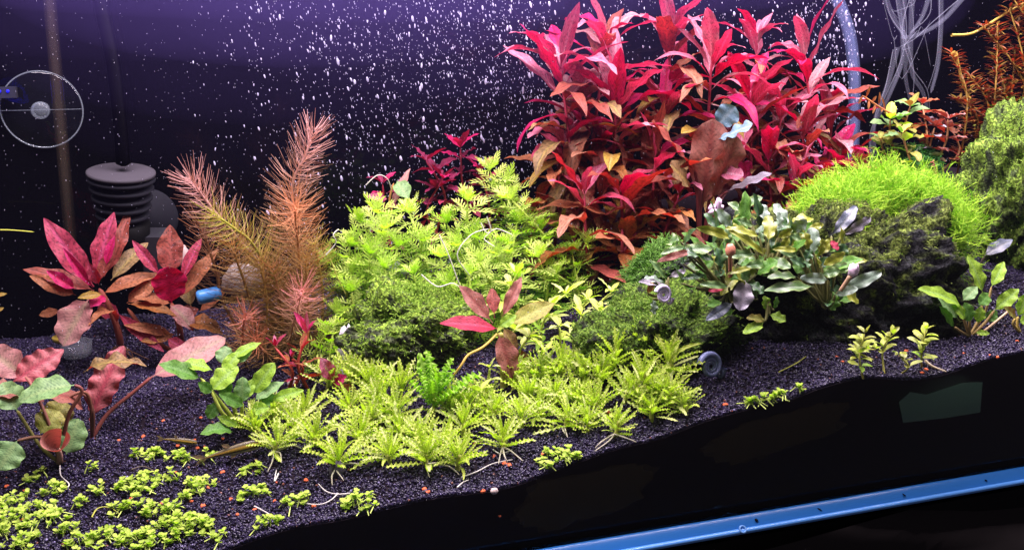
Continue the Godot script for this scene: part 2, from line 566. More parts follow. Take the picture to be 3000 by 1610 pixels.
# low rosette of narrow leaves with curled, wavy edges
func rosette(label: String, base: Vector3, size: float, o := {}) -> void:
	var t := thing("curly_rosette_plant", label, "aquatic plant", base, "curly light green rosettes along the front")
	var n: int = o.get("n", 22)
	var pool: Array = lib[o.get("tone", "curly")]
	var up: float = o.get("up", 0.0)
	var stem_h: float = o.get("stem", rng.randf_range(.005, .011))
	var lean: Vector3 = Vector3(rng.randfn(0, .12), 1, rng.randfn(.12, .12)).normalized()
	stalk(t, [base - lean * .004, base + lean * stem_h * .5 + Vector3(rng.randfn(0, .1), 0, 0) * stem_h, base + lean * stem_h], .0016, .0012, Color(.4, .42, .1))
	for j in n:
		var f := float(j) / n
		var an: float = j * 2.39996 + rng.randfn(0, .2)
		var el := deg_to_rad(clampf(lerpf(82.0, 2.0 + up, pow(f, .75)) + rng.randfn(0, 9), -10, 88))
		var b := Basis(Quaternion(Vector3.UP, lean))
		var dir := b * Vector3(cos(an) * cos(el), sin(el), sin(an) * cos(el))
		var face := b * Vector3(-cos(an) * sin(el), cos(el), -sin(an) * sin(el))
		var sc := size * lerpf(.5, 1.0, pow(f, .5)) * rng.randf_range(.75, 1.15)
		part(t, "leaf", pool[rng.randi() % pool.size()], lean * (stem_h * (1.0 - f * .8)) + dir * .001, frame(dir, face) * Basis.from_scale(Vector3.ONE * sc))
	if o.get("roots", false):
		for j in 3:
			var a := rng.randf_range(.3, 2.8)
			var e := base + Vector3(cos(a), 0, sin(a)) * rng.randf_range(.012, .024)
			e.y = bed(e.x, minf(e.z, -.01)) + .0015
			var mid := base.lerp(e, .55) + Vector3(rng.randfn(0, .002), .003, rng.randfn(0, .002))
			stalk(t, [base + Vector3(0, .002, 0), mid, e], .0006, .0003, Color(.55, .52, .4), "root", M.root)

# clump of tiny round leaves creeping on the bed
func ground_clump(label: String, base: Vector3, size: float, n: int) -> void:
	var t := thing("ground_cover_clump", label, "ground cover", base, "bright green ground cover clumps on the black gravel")
	var s := Shape.new()
	var st := Shape.new()
	for j in n:
		var a := rng.randf() * TAU
		var rr := size * sqrt(rng.randf())
		var x := base.x + cos(a) * rr
		var z := minf(base.z + sin(a) * rr * .7, -.008)
		var y := bed(x, z)
		var h := rng.randf_range(.002, .0078) * (1.0 - .5 * rr / size)
		var top := Vector3(x, y + h, z) - base
		var foot := Vector3(x + rng.randfn(0, .003), y, z + rng.randfn(0, .003)) - base
		tube(st, PackedVector3Array([foot, foot.lerp(top, .6), top]), .0004, .0003, 4, Color(.4, .5, .12), Color(.45, .58, .12))
		var tone := rng.randf()
		var c := Color(.3, .43, .045).lerp(Color(.52, .63, .12), tone)
		var az := rng.randf() * TAU
		for k in 5:
			var an: float = az + TAU * k / 5.0
			var el := rng.randf_range(.1, .9)
			var dir := Vector3(cos(an) * cos(el), sin(el), sin(an) * cos(el))
			var fc := Vector3(-cos(an) * sin(el), cos(el), -sin(an) * sin(el))
			var b := frame(dir, fc)
			var L := rng.randf_range(.0017, .0028)
			var o := top - Vector3(0, (k % 2) * .0012, 0)
			# a round leaf of six facets, cupped
			var cc := c * rng.randf_range(.85, 1.15)
			s.add(o, cc)
			var first := s.v.size()
			for m in 7:
				var q := lerpf(-2.3, 2.3, m / 6.0)
				s.add(o + b * Vector3(sin(q) * L * .48, L * .1 * absf(sin(q)), L * .55 + cos(q) * L * .5), cc)
			for m in 6:
				s.i.append_array([first - 1, first + m, first + m + 1])
	tag(part(t, "leaves", s.mesh(M.lime)), "", "", "", "stuff")
	tag(part(t, "stems", st.mesh(M.stem)), "", "", "", "stuff")

func snail(label: String, at: Vector3, R: float, basis: Basis, col: Color) -> void:
	var t := thing("ramshorn_snail", label, "snail", at)
	var s := Shape.new()
	var turns := 3.4
	var n := 76
	for k in n + 1:
		var u := float(k) / n
		var a := u * turns * TAU
		var g := R * exp(-(1.0 - u) * 1.75)
		var rad := g * .215
		var c := Vector3(cos(a), sin(a), 0) * (g - rad) + Vector3(0, 0, (1.0 - u) * R * .02)
		var out := Vector3(cos(a), sin(a), 0)
		for j in 14:
			var b := TAU * j / 14
			var band := 1.0 - .05 * maxf(0.0, sin(a * 9.0))
			s.add(c + (out * cos(b) + Vector3(0, 0, 1) * sin(b) * 1.05) * rad, col.lerp(col * .45, clampf((.35 - u) * 2.2, 0.0, 1.0)) * band * (.72 + .28 * absf(cos(b * .5))))
	s.grid(n + 1, 14, true)
	part(t, "shell", s.mesh(M.shell), Vector3.ZERO, basis)
	var b := Shape.new()
	var pts := []
	for k in 6:
		var f := k / 5.0
		pts.append(basis * Vector3(R * lerpf(.75, .15, f), -R * (.55 + .4 * sin(f * PI)), R * lerpf(.1, -.25, f)))
	tube(b, spline(pts, 4), R * .2, R * .1, 8, col * .5, col * .6)
	part(t, "body", b.mesh(M.shell))

func fish(label: String, at: Vector3, L: float, dir: Vector3) -> void:
	var t := thing("small_fish", label, "fish", at, "")
	var bs := frame(dir, Vector3(-dir.z * .2, 1, .3))
	var s := Shape.new()
	var n := 22
	for k in n + 1:
		var u := float(k) / n
		var h := L * .105 * pow(sin(PI * pow(clampf(u * .96 + .02, 0.0, 1.0), .62)), .8) * (1.0 - .35 * u) + L * .012
		var w := h * .62
		for j in 14:
			var a := TAU * j / 14
			var y := sin(a)
			var col := Color(.10, .085, .05)
			if y > .62: col = Color(.12, .1, .06)
			elif y > .22: col = Color(.95, .55, .1)
			elif y > -.25: col = Color(.012, .012, .014)
			else: col = Color(.4, .36, .28)
			s.add(Vector3(cos(a) * w, y * h + L * .01 * sin(u * 3.0), L * (.5 - u)), col)
	s.grid(n + 1, 14, true)
	var body := part(t, "body", s.mesh(M.shell), Vector3.ZERO, bs)
	var fin := pal(Color(.3, .26, .2), Color(.35, .3, .25), Color(.2, .17, .12), M.needle)
	for sd in [-1.0, 1.0]:
		part(t, "tail_fin", leaf_mesh(L * .24, L * .09, fin, {"nu": 6, "thin": true, "bend": 0.0}), bs * Vector3(0, 0, -L * .48), bs * frame(Vector3(0, sd * .5, -1), Vector3(1, 0, 0)))
	part(t, "dorsal_fin", leaf_mesh(L * .16, L * .1, fin, {"nu": 6, "thin": true, "bend": 0.0}), bs * Vector3(0, L * .08, -L * .05), bs * frame(Vector3(0, .7, -.8), Vector3(1, 0, 0)))
	part(t, "belly_fin", leaf_mesh(L * .13, L * .08, fin, {"nu": 6, "thin": true, "bend": 0.0}), bs * Vector3(0, -L * .07, 0), bs * frame(Vector3(0, -.7, -.8), Vector3(1, 0, 0)))
	for sd in [-1.0, 1.0]:
		var e := SphereMesh.new()
		e.radius = L * .026; e.height = L * .052; e.radial_segments = 10; e.rings = 6
		e.material = M.eye
		part(body, "eye", e, Vector3(sd * L * .042, L * .012, L * .42))

func lump(R: Vector3, seed_: int, col: Color, m: Material, rough := .25) -> ArrayMesh:
	var s := Shape.new()
	var f := FastNoiseLite.new()
	f.seed = seed_; f.frequency = 1.0
	for r in 11:
		var th := PI * r / 10
		for k in 14:
			var d := Vector3(sin(th) * cos(TAU * k / 14), cos(th), sin(th) * sin(TAU * k / 14))
			s.add(d * R * (1.0 + rough * f.get_noise_3dv(d * 1.7) + rough * .5 * f.get_noise_3dv(d * 4.0)), col * (1.0 + .3 * f.get_noise_3dv(d * 5.0)))
	s.grid(11, 14, true)
	return s.mesh(m)

func lathe(s: Shape, profile: Array, sides: int, col: Color) -> void:
	for p in profile:
		for k in sides:
			var a := TAU * k / sides
			s.add(Vector3(cos(a) * p[0], p[1], sin(a) * p[0]), col)
	s.grid(profile.size(), sides, true)

# ---------------------------------------------------------------- the scene
func _ready() -> void:
	rng.seed = 4711
	var cam := Camera3D.new()
	cam.name = "camera"
	cam.fov = 2.0 * rad_to_deg(atan(691.0 / 2410.0))
	cam.position = Vector3(0, .275, .45)
	cam.rotation_degrees = Vector3(-14, -18, 0)
	cam.near = .02
	cam.far = 20.0
	add_child(cam)
	cam.current = true
	var we := WorldEnvironment.new()
	we.name = "environment"
	var env := Environment.new()
	env.background_mode = Environment.BG_COLOR
	env.background_color = Color(.25, .24, .27)
	env.tonemap_mode = Environment.TONE_MAPPER_LINEAR
	env.tonemap_exposure = 1.0
	env.sdfgi_enabled = true
	env.ssao_enabled = true
	env.ssil_enabled = true
	env.volumetric_fog_enabled = true
	env.volumetric_fog_density = 0.0
	we.environment = env
	add_child(we)
	# the aquarium lamp that hangs over the water, its LED panel facing down
	var lamp := thing("aquarium_lamp", "white LED lamp hanging above the water of the tank", "lamp", Vector3(.3, .56, -.115))
	var hb := BoxMesh.new()
	hb.size = Vector3(1.1, .02, .28)
	hb.material = flat_mat(Color(.02, .02, .02), .5)
	var lh := part(lamp, "housing", hb, Vector3(0, .012, 0))
	var lp := BoxMesh.new()
	lp.size = Vector3(1.06, .002, .24)
	var lm := flat_mat(Color(.8, .8, .8), .5)
	lm.emission_enabled = true
	lm.emission = Color(1, .95, 1)
	lm.emission_energy_multiplier = 1.0
	lp.material = lm
	part(lh, "led_panel", lp, Vector3(0, -.012, 0))
	var al := AreaLight3D.new()
	al.name = "lamp_light"
	al.position = Vector3(.3, .556, -.115)
	al.rotation_degrees = Vector3(-90, 0, 0)
	al.area_size = Vector2(1.06, .24)
	al.light_color = Color(1.0, .93, .98)
	al.light_energy = 2.3
	al.area_range = 5.0
	al.area_attenuation = 2.0
	al.shadow_enabled = true
	add_child(al)

	make_materials()
	make_stone_materials()
	M.eye = flat_mat(Color(.01, .01, .01), .1)
	make_library()
	tank()
	gravel()
	rocks()
	equipment()
	red_bush()
	left_plants()
	needle_plants()
	fern_plants()
	centre_plants()
	right_plants()
	dark_leaf_plants()
	front_rosettes()
	ground_cover()
	animals()
	small_things()
	bubbles()

func flat_mat(c: Color, rough: float, spec := .22) -> StandardMaterial3D:
	var m := StandardMaterial3D.new()
	m.albedo_color = c.linear_to_srgb()
	m.roughness = rough
	m.metallic_specular = spec
	return m

func make_library() -> void:
	var curly := []
	var upright := []
	for k in 14:
		var o := {"nu": 40, "thin": false, "pet": .08, "pk": 1.1, "po": .45, "bend": rng.randf_range(-.1, .35), "fold": .35, "wave": rng.randf_range(.25, .9), "nw": rng.randf_range(5.0, 10.0), "ruf": rng.randf_range(.05, .25), "twist": rng.randfn(0, .5), "side": rng.randfn(0, .16), "spot": .12}
		curly.append(leaf_mesh(.023, .0027 * rng.randf_range(.7, 1.4), PAL["lime" if k % 3 else "limey"], o))
		o.bend = rng.randf_range(-.05, .12)
		o.nw = 8.0
		o.wave = .9
		upright.append(leaf_mesh(.03, .0055, pal(Color(.3, .54, .06), Color(.38, .6, .1), Color(.4, .62, .12), M.lime), o))
	lib.curly = curly
	lib.upright = upright
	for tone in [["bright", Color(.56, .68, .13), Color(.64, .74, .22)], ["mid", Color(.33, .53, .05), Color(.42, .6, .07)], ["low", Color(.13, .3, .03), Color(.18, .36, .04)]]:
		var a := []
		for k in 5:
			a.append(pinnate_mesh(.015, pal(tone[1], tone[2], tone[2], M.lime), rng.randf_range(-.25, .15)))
		lib[tone[0]] = a

func box_part(t: Node3D, called: String, size: Vector3, at: Vector3, m: Material) -> MeshInstance3D:
	var b := BoxMesh.new()
	b.size = size
	b.material = m
	return part(t, called, b, at)

func tank() -> void:
	var t := thing("aquarium_tank", "glass aquarium with black back panel holding all the plants", "aquarium", Vector3(.3, 0, 0))
	t.set_meta("kind", "structure")
	var black := flat_mat(Color(.0012, .0011, .0018), .06, .2)
	box_part(t, "back_panel", Vector3(1.5, .46, .006), Vector3(.02, .215, -.365), black)
	box_part(t, "front_pane", Vector3(1.5, .43, .005), Vector3(.02, .215, -.0025), M.glass)
	box_part(t, "side_pane", Vector3(.006, .43, .355), Vector3(-.732, .215, -.183), black)
	box_part(t, "side_pane", Vector3(.006, .43, .355), Vector3(.772, .215, -.183), black)
	box_part(t, "bottom_pane", Vector3(1.5, .006, .355), Vector3(.02, -.006, -.183), black)
	# blue trim along the lower front edge, a rounded lip with grime on it
	var s := Shape.new()
	var prof := [[.0005, -.0002], [.0016, .0], [.0026, -.0003], [.0078, -.0052], [.0082, -.0060], [.0078, -.0066], [.0005, -.0070]]
	for k in 41:
		var x := lerpf(-.6, 1.0, k / 40.0)
		for p in prof:
			s.add(Vector3(x - .3, p[1], p[0]), Color(.035, .2, .6), Vector2(x, p[0]))
	s.grid(41, prof.size())
	var tm := mat(.22, Color(0, 0, 0, 0), null, 0.0, .6)
	var trim := part(t, "front_trim", s.mesh(tm))
	trim.set_meta("label", "glossy blue plastic trim along the lower edge")
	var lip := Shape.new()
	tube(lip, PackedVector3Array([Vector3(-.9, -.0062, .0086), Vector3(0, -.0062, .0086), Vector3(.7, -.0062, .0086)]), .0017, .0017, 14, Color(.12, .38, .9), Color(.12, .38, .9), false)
	part(trim, "lip_highlight", lip.mesh(tm))  # paler strip: the highlight along the lip is put into its colour
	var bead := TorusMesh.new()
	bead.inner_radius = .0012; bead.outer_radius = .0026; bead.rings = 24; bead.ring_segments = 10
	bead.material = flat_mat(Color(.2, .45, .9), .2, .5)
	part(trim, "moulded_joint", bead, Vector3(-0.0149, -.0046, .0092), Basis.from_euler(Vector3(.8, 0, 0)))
	# a pale see-through patch added as a room reflection on the glass, right
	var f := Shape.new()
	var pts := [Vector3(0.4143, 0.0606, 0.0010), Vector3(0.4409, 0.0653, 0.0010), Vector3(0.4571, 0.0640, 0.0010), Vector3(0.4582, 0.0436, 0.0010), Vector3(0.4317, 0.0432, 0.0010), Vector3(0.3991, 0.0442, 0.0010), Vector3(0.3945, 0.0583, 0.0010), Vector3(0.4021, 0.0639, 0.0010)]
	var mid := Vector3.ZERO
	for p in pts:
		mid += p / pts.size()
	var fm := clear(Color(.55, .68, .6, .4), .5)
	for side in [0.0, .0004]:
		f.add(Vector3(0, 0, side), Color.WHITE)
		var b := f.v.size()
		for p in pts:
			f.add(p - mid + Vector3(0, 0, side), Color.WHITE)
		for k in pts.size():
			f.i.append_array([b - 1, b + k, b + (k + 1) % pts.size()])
	var film := single("reflection_patch", f.mesh(fm), mid)
	tag(film, "translucent greenish patch added as a room reflection low on the front glass at right", "reflection")
	# algae smears along the gravel line, with faint glass reflections put into them
	for r in [["brownish algae smear with faint reflection put in on the lower front glass, left of the middle", [Vector3(0.1486, 0.0181, -0.0058), Vector3(0.1612, 0.0365, -0.0058), Vector3(0.1882, 0.0384, -0.0058), Vector3(0.2172, 0.0402, -0.0058), Vector3(0.2323, 0.0343, -0.0058), Vector3(0.2230, 0.0159, -0.0058), Vector3(0.1935, 0.0107, -0.0058), Vector3(0.1696, 0.0073, -0.0058)]], ["greenish algae smear with faint reflection put in on the lower front glass below the leafy sprigs", [Vector3(0.2625, 0.0424, -0.0058), Vector3(0.2854, 0.0530, -0.0058), Vector3(0.3225, 0.0595, -0.0058), Vector3(0.3558, 0.0605, -0.0058), Vector3(0.3547, 0.0426, -0.0058), Vector3(0.3163, 0.0349, -0.0058), Vector3(0.2842, 0.0305, -0.0058)]]]:
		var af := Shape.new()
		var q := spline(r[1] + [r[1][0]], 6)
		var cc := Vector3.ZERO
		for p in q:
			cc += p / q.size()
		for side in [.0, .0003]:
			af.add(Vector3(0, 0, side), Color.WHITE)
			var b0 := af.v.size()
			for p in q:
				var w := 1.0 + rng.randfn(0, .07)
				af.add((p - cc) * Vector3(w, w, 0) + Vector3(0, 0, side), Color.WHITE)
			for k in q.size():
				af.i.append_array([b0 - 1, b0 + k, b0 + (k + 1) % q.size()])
		tag(single("algae_reflection_film", af.mesh(clear(Color(.34, .3, .22, .3), .6)), cc + Vector3(0, 0, .0006)), r[0], "algae")
	# the dark stand and the cloth draped under the trim
	var stand := thing("tank_stand", "black stand under the aquarium trim", "stand", Vector3(.3, -.06, -.1))
	box_part(stand, "top_board", Vector3(1.5, .03, .36), Vector3(.02, .032, -.075), flat_mat(Color(.012, .011, .012), .6))
	var c := Shape.new()
	for r in 25:
		var v := r / 24.0
		for k in 61:
			var x := lerpf(-.1, .9, k / 60.0)
			var fold := .012 * sin(v * 9.0 + x * 5.0 + 1.5 * sin(x * 4.0)) + .004 * sin(v * 31.0 - x * 17.0)
			c.add(Vector3(x, -.014 - .22 * v - .015 * sin(x * 6.0) * v, .012 + .09 * v + fold), Color(.045, .038, .036))
	c.grid(25, 61)
	var cloth := single("black_cloth", c.mesh(mat(.9, Color(0, 0, 0, 0))))
	tag(cloth, "dark rumpled cloth hanging below the blue trim", "cloth")
	var grime := [
		[Vector3(0.4018, -0.0017, 0.0055), "dark speck of dirt on the blue trim, third from the right"],
		[Vector3(0.2966, 0.0020, 0.0055), "largest dark clump of dirt on the blue trim"],
		[Vector3(0.3401, -0.0030, 0.0055), "dark bit of dirt on the lower lip of the blue trim"],
		[Vector3(0.4657, -0.0016, 0.0055), "rightmost speck of dirt on the blue trim"]]
	for g in grime:
		var o := single("dirt_speck", lump(Vector3(.0016, .0006, .0009), int(g[0].x * 1000), Color(.015, .015, .02), M.plain, 1.1), Vector3(g[0].x, -.0026, .0053))
		o.rotation = Vector3(.7, rng.randf() * 3.0, rng.randfn(0, .3))
		o.scale = Vector3(rng.randf_range(.5, 1.3), .8, rng.randf_range(.4, 1.4)) * (1.5 if "largest" in g[1] else .75)
		tag(o, g[1], "dirt")
	# the water: faint violet haze that the lamp lights, strongest under the surface
	var fog := FogVolume.new()
	fog.name = "water"
	fog.size = Vector3(1.46, .40, .345)
	fog.position = Vector3(.32, .19, -.18)
	fog.shape = RenderingServer.FOG_VOLUME_SHAPE_BOX
	var fo := FogMaterial.new()
	fo.density = .006
	fo.albedo = Color(.62, .55, 1.0)
	fog.material = fo
	tag(fog, "clear violet-tinged water filling the tank", "water", "", "structure")
	add_child(fog)
	# fog patches added to put a violet glow of light under the surface
	var mists := [["broad violet mist just under the surface", Vector3(0.1319, 0.3081, -0.2000), Vector3(.66, .05, .26), .1], ["violet glow put in as fog at the top, left of the middle", Vector3(0.0699, 0.3047, -0.2000), Vector3(.36, .10, .24), .13], ["bluish mist at the top between the bubbles and the red bush", Vector3(0.1807, 0.3037, -0.2000), Vector3(.40, .14, .24), .05], ["faint violet mist reaching lowest among the bubbles", Vector3(0.1087, 0.3036, -0.2200), Vector3(.56, .26, .22), .03], ["pale mist around the top of the clear air hose", Vector3(0.4848, 0.3093, -0.2400), Vector3(.26, .12, .2), .10], ["dim mist in the upper left corner", Vector3(-0.0218, 0.3042, -0.2200), Vector3(.40, .09, .24), .04], ["thin violet mist under the glow at the top", Vector3(0.0748, 0.3023, -0.2000), Vector3(.46, .17, .24), .05]]
	for r in mists:
		var mist := FogVolume.new()
		mist.name = numbered("glow_mist")
		mist.size = r[2]
		mist.position = r[1]
		mist.shape = RenderingServer.FOG_VOLUME_SHAPE_ELLIPSOID
		var mf := FogMaterial.new()
		mf.density = r[3]
		mf.albedo = Color(.62, .52, .98)
		mist.material = mf
		tag(mist, r[0], "mist", "", "stuff")
		add_child(mist)

func gravel() -> void:
	var s := Shape.new()
	var nx := 220
	var nzz := 70
	for r in nzz + 1:
		var z := lerpf(-.0065, -.358, r / float(nzz))
		for k in nx + 1:
			var x := lerpf(-.40, 1.05, k / float(nx))
			s.add(Vector3(x, bed(x, z) - .0012 + .0008 * nz.get_noise_3d(x * 90.0, z * 90.0, 0), z), Color(.012, .011, .015))
	s.grid(nzz + 1, nx + 1)
	for r in 2:
		for k in nx + 1:
			var x := lerpf(-.40, 1.05, k / float(nx))
			s.add(Vector3(x, bed(x, -.0065) - .0012 if r == 1 else -.002, -.0065), Color(.012, .011, .015))
	s.grid(2, nx + 1)
	var ground := single("gravel_bed", s.mesh(M.plain))
	ground.set_meta("kind", "structure")
	# the grains
	var g := Shape.new()
	var ico := [Vector3(-.53, .85, 0), Vector3(.53, .85, .05), Vector3(-.5, -.85, 0), Vector3(.6, -.8, 0), Vector3(0, -.53, .85), Vector3(0, .5, .8), Vector3(0, -.53, -.85), Vector3(.1, .53, -.9), Vector3(.85, 0, -.53), Vector3(.9, 0, .5), Vector3(-.85, .1, -.53), Vector3(-.8, 0, .53)]
	var tri := [0, 11, 5, 0, 5, 1, 0, 1, 7, 0, 7, 10, 0, 10, 11, 1, 5, 9, 5, 11, 4, 11, 10, 2, 10, 7, 6, 7, 1, 8, 3, 9, 4, 3, 4, 2, 3, 2, 6, 3, 6, 8, 3, 8, 9, 4, 9, 5, 2, 4, 11, 6, 2, 10, 8, 6, 7, 9, 8, 1]
	for k in tri:
		g.add(ico[k], Color.WHITE)
		g.i.append(g.i.size())
	var gm := g.mesh(M.grain, false)
	var mm := MultiMesh.new()
	mm.transform_format = MultiMesh.TRANSFORM_3D
	mm.use_colors = true
	mm.mesh = gm
	var where: Array[Transform3D] = []
	var cols := PackedColorArray()
	for j in 168000:
		var x := rng.randf_range(-.17, .74)
		var z := -.0075 - .25 * pow(rng.randf(), 1.25)
		if j >= 140000:
			x = rng.randf_range(-.2, .12)
			z = rng.randf_range(-.355, -.2)
		if j < 20000:
			z = -.0075
		var y := bed(x, z)
		if j < 20000:
			y -= pow(rng.randf(), 2.0) * .045
		var r := rng.randf_range(.00055, .00095)
		var b := Basis.from_euler(Vector3(rng.randf() * TAU, rng.randf() * TAU, rng.randf() * TAU)) * Basis.from_scale(Vector3(r, r * .85, r * 1.05))
		where.append(Transform3D(b, Vector3(x, y + rng.randf_range(-.0006, .0009), z)))
		var q := rng.randf()
		var c := Color(.0125, .0085, .029) * rng.randf_range(.5, 1.7)
		if q > .988: c = Color(.16, .14, .26)  # paler violet grains: glints of light put into the colour
		elif q > .93: c = Color(.045, .034, .09)
		elif q > .925: c = Color(.16, .06, .04)
		c.a = 1.0
		cols.append(c)
	mm.instance_count = where.size()
	for j in where.size():
		mm.set_instance_transform(j, where[j])
		mm.set_instance_color(j, cols[j])
	var o := MultiMeshInstance3D.new()
	o.name = "gravel"
	o.multimesh = mm
	add_child(o)
	tag(o, "fine black gravel with violet glints covering the tank floor", "gravel", "", "stuff")

func rocks() -> void:
	rock("mossy_rock", "green algae-covered rounded rock behind the front rosettes, left of centre", Vector3(0.1317, 0.0714, -0.1750), Vector3(.052, .042, .04), 3, Vector3(.1, .3, -.12), {"stone": Color(.05, .055, .045), "pale": Color(.14, .17, .08), "moss": Color(.11, .22, .02), "moss2": Color(.32, .47, .06), "amount": .25, "up": .75, "threads": 5000, "thread": .0013, "res": 140, "chunk": 1.5})
	rock("mossy_rock", "low sloping rock with dull green moss below the pale ramshorn snail", Vector3(0.2775, 0.0703, -0.0950), Vector3(.072, .046, .048), 14, Vector3(0, .2, .22), {"stone": Color(.022, .024, .022), "pale": Color(.04, .05, .03), "moss": Color(.06, .13, .015), "moss2": Color(.17, .27, .035), "amount": .0, "threads": 4500, "thread": .0018, "res": 140, "chunk": 1.6})
	rock("mossy_ridge", "narrow mossy rock ridge left of the dark wavy-leaved plant", Vector3(0.3024, 0.1085, -0.1550), Vector3(.038, .016, .02), 27, Vector3(.2, -.1, .75), {"stone": Color(.03, .035, .03), "moss": Color(.06, .15, .025), "moss2": Color(.15, .3, .05), "amount": .2, "threads": 2200, "thread": .0035})
	rock("dark_rock", "large dark grey rock under the bright moss, behind the wavy-leaved plant", Vector3(0.4148, 0.0810, -0.1000), Vector3(.118, .098, .06), 35, Vector3(.05, -.18, .06), {"stone": Color(.012, .012, .014), "pale": Color(.05, .052, .056), "moss": Color(.07, .1, .02), "moss2": Color(.2, .26, .05), "amount": -.24, "threads": 3500, "thread": .002, "res": 140, "chunk": 1.5})
	rock("pale_rock", "big pale yellow-green algae-covered boulder at the right edge", Vector3(0.6439, 0.1260, -0.1550), Vector3(.09, .125, .06), 52, Vector3(.1, .4, .2), {"stone": Color(.04, .05, .03), "pale": Color(.12, .18, .05), "moss": Color(.11, .21, .02), "moss2": Color(.3, .44, .07), "amount": .25, "front": .1, "up": .6, "threads": 4500, "thread": .0015, "res": 150, "chunk": 1.7})
	rock("small_rock", "small green mossy stone left of the pale boulder", Vector3(0.5538, 0.1647, -0.1900), Vector3(.026, .024, .02), 61, Vector3(0, .3, .1), {"stone": Color(.03, .05, .03), "moss": Color(.03, .14, .03), "moss2": Color(.08, .25, .05), "amount": .6, "threads": 1500, "thread": .003})
	# the bright moss cushion on the dark rock
	var fr := Shape.new()
	for k in 3:
		var pts := PackedVector3Array()
		var d := Vector3(rng.randfn(0, .25), 1, rng.randfn(0, .25)).normalized()
		for j in 5:
			pts.append(d * j * .0042 + Vector3(.0015 * j * j * .3, 0, 0))
		tube(fr, pts, .00022, .00014, 3, Color(.26, .44, .03), Color(.42, .6, .06))
		for j in 16:
			var u := .12 + j * .056
			var at := pts[int(u * 4)].lerp(pts[min(int(u * 4) + 1, 4)], fposmod(u * 4, 1.0))
			var a := j * 2.4
			var q := (Vector3(cos(a), 1.1, sin(a))).normalized()
			var sd := q.cross(Vector3(.3, .8, .2)).normalized() * .00014
			var col := Color(.14, .33, .02).lerp(Color(.4, .6, .05), rng.randf())
			fr.add(at - sd, col); fr.add(at + sd, col)
			fr.add(at + q * .0042 - sd * .4, col * 1.15); fr.add(at + q * .0042 + sd * .4, col * 1.15)
			fr.grid(2, 2)
	var mm := MultiMesh.new()
	mm.transform_format = MultiMesh.TRANSFORM_3D
	mm.mesh = fr.mesh(M.moss)
	var spine := spline([Vector3(0.4195, 0.1461, -0.1150), Vector3(0.4324, 0.1537, -0.1200), Vector3(0.4594, 0.1587, -0.1250), Vector3(0.4837, 0.1589, -0.1250), Vector3(0.4971, 0.1539, -0.1150), Vector3(0.4976, 0.1448, -0.1000), Vector3(0.4926, 0.1344, -0.0880)], 24)
	var where: Array[Transform3D] = []
	for j in 2000:
		var p := spine[rng.randi() % spine.size()]
		var u := rng.randf()
		p += Vector3(rng.randfn(0, .006), rng.randfn(-.003, .005), rng.randfn(0, .009))
		var d := Vector3(rng.randfn(-.25, .55), rng.randf_range(.2, 1.2), rng.randfn(.35, .5)).normalized()
		where.append(Transform3D(Basis(Quaternion(Vector3.UP, d)) * Basis(Vector3.UP, rng.randf() * TAU) * Basis.from_scale(Vector3.ONE * rng.randf_range(.6, 1.7)), p))
	for j in 200:
		var p := spine[int(spine.size() * rng.randf_range(.25, 1.0)) - 1] + Vector3(rng.randfn(0, .006), rng.randf_range(-.022, -.004), rng.randf_range(.004, .018))
		var d := Vector3(rng.randfn(.1, .4), rng.randf_range(-.8, .5), rng.randf_range(.4, 1.0)).normalized()
		where.append(Transform3D(Basis(Quaternion(Vector3.UP, d)) * Basis.from_scale(Vector3.ONE * rng.randf_range(.4, .9)), p))
	mm.instance_count = where.size()
	for j in where.size():
		mm.set_instance_transform(j, where[j])
	var o := MultiMeshInstance3D.new()
	o.name = "moss_cushion"
	o.multimesh = mm
	add_child(o)
	tag(o, "bright yellow-green moss cushion spread over the top of the dark rock", "moss", "", "stuff")

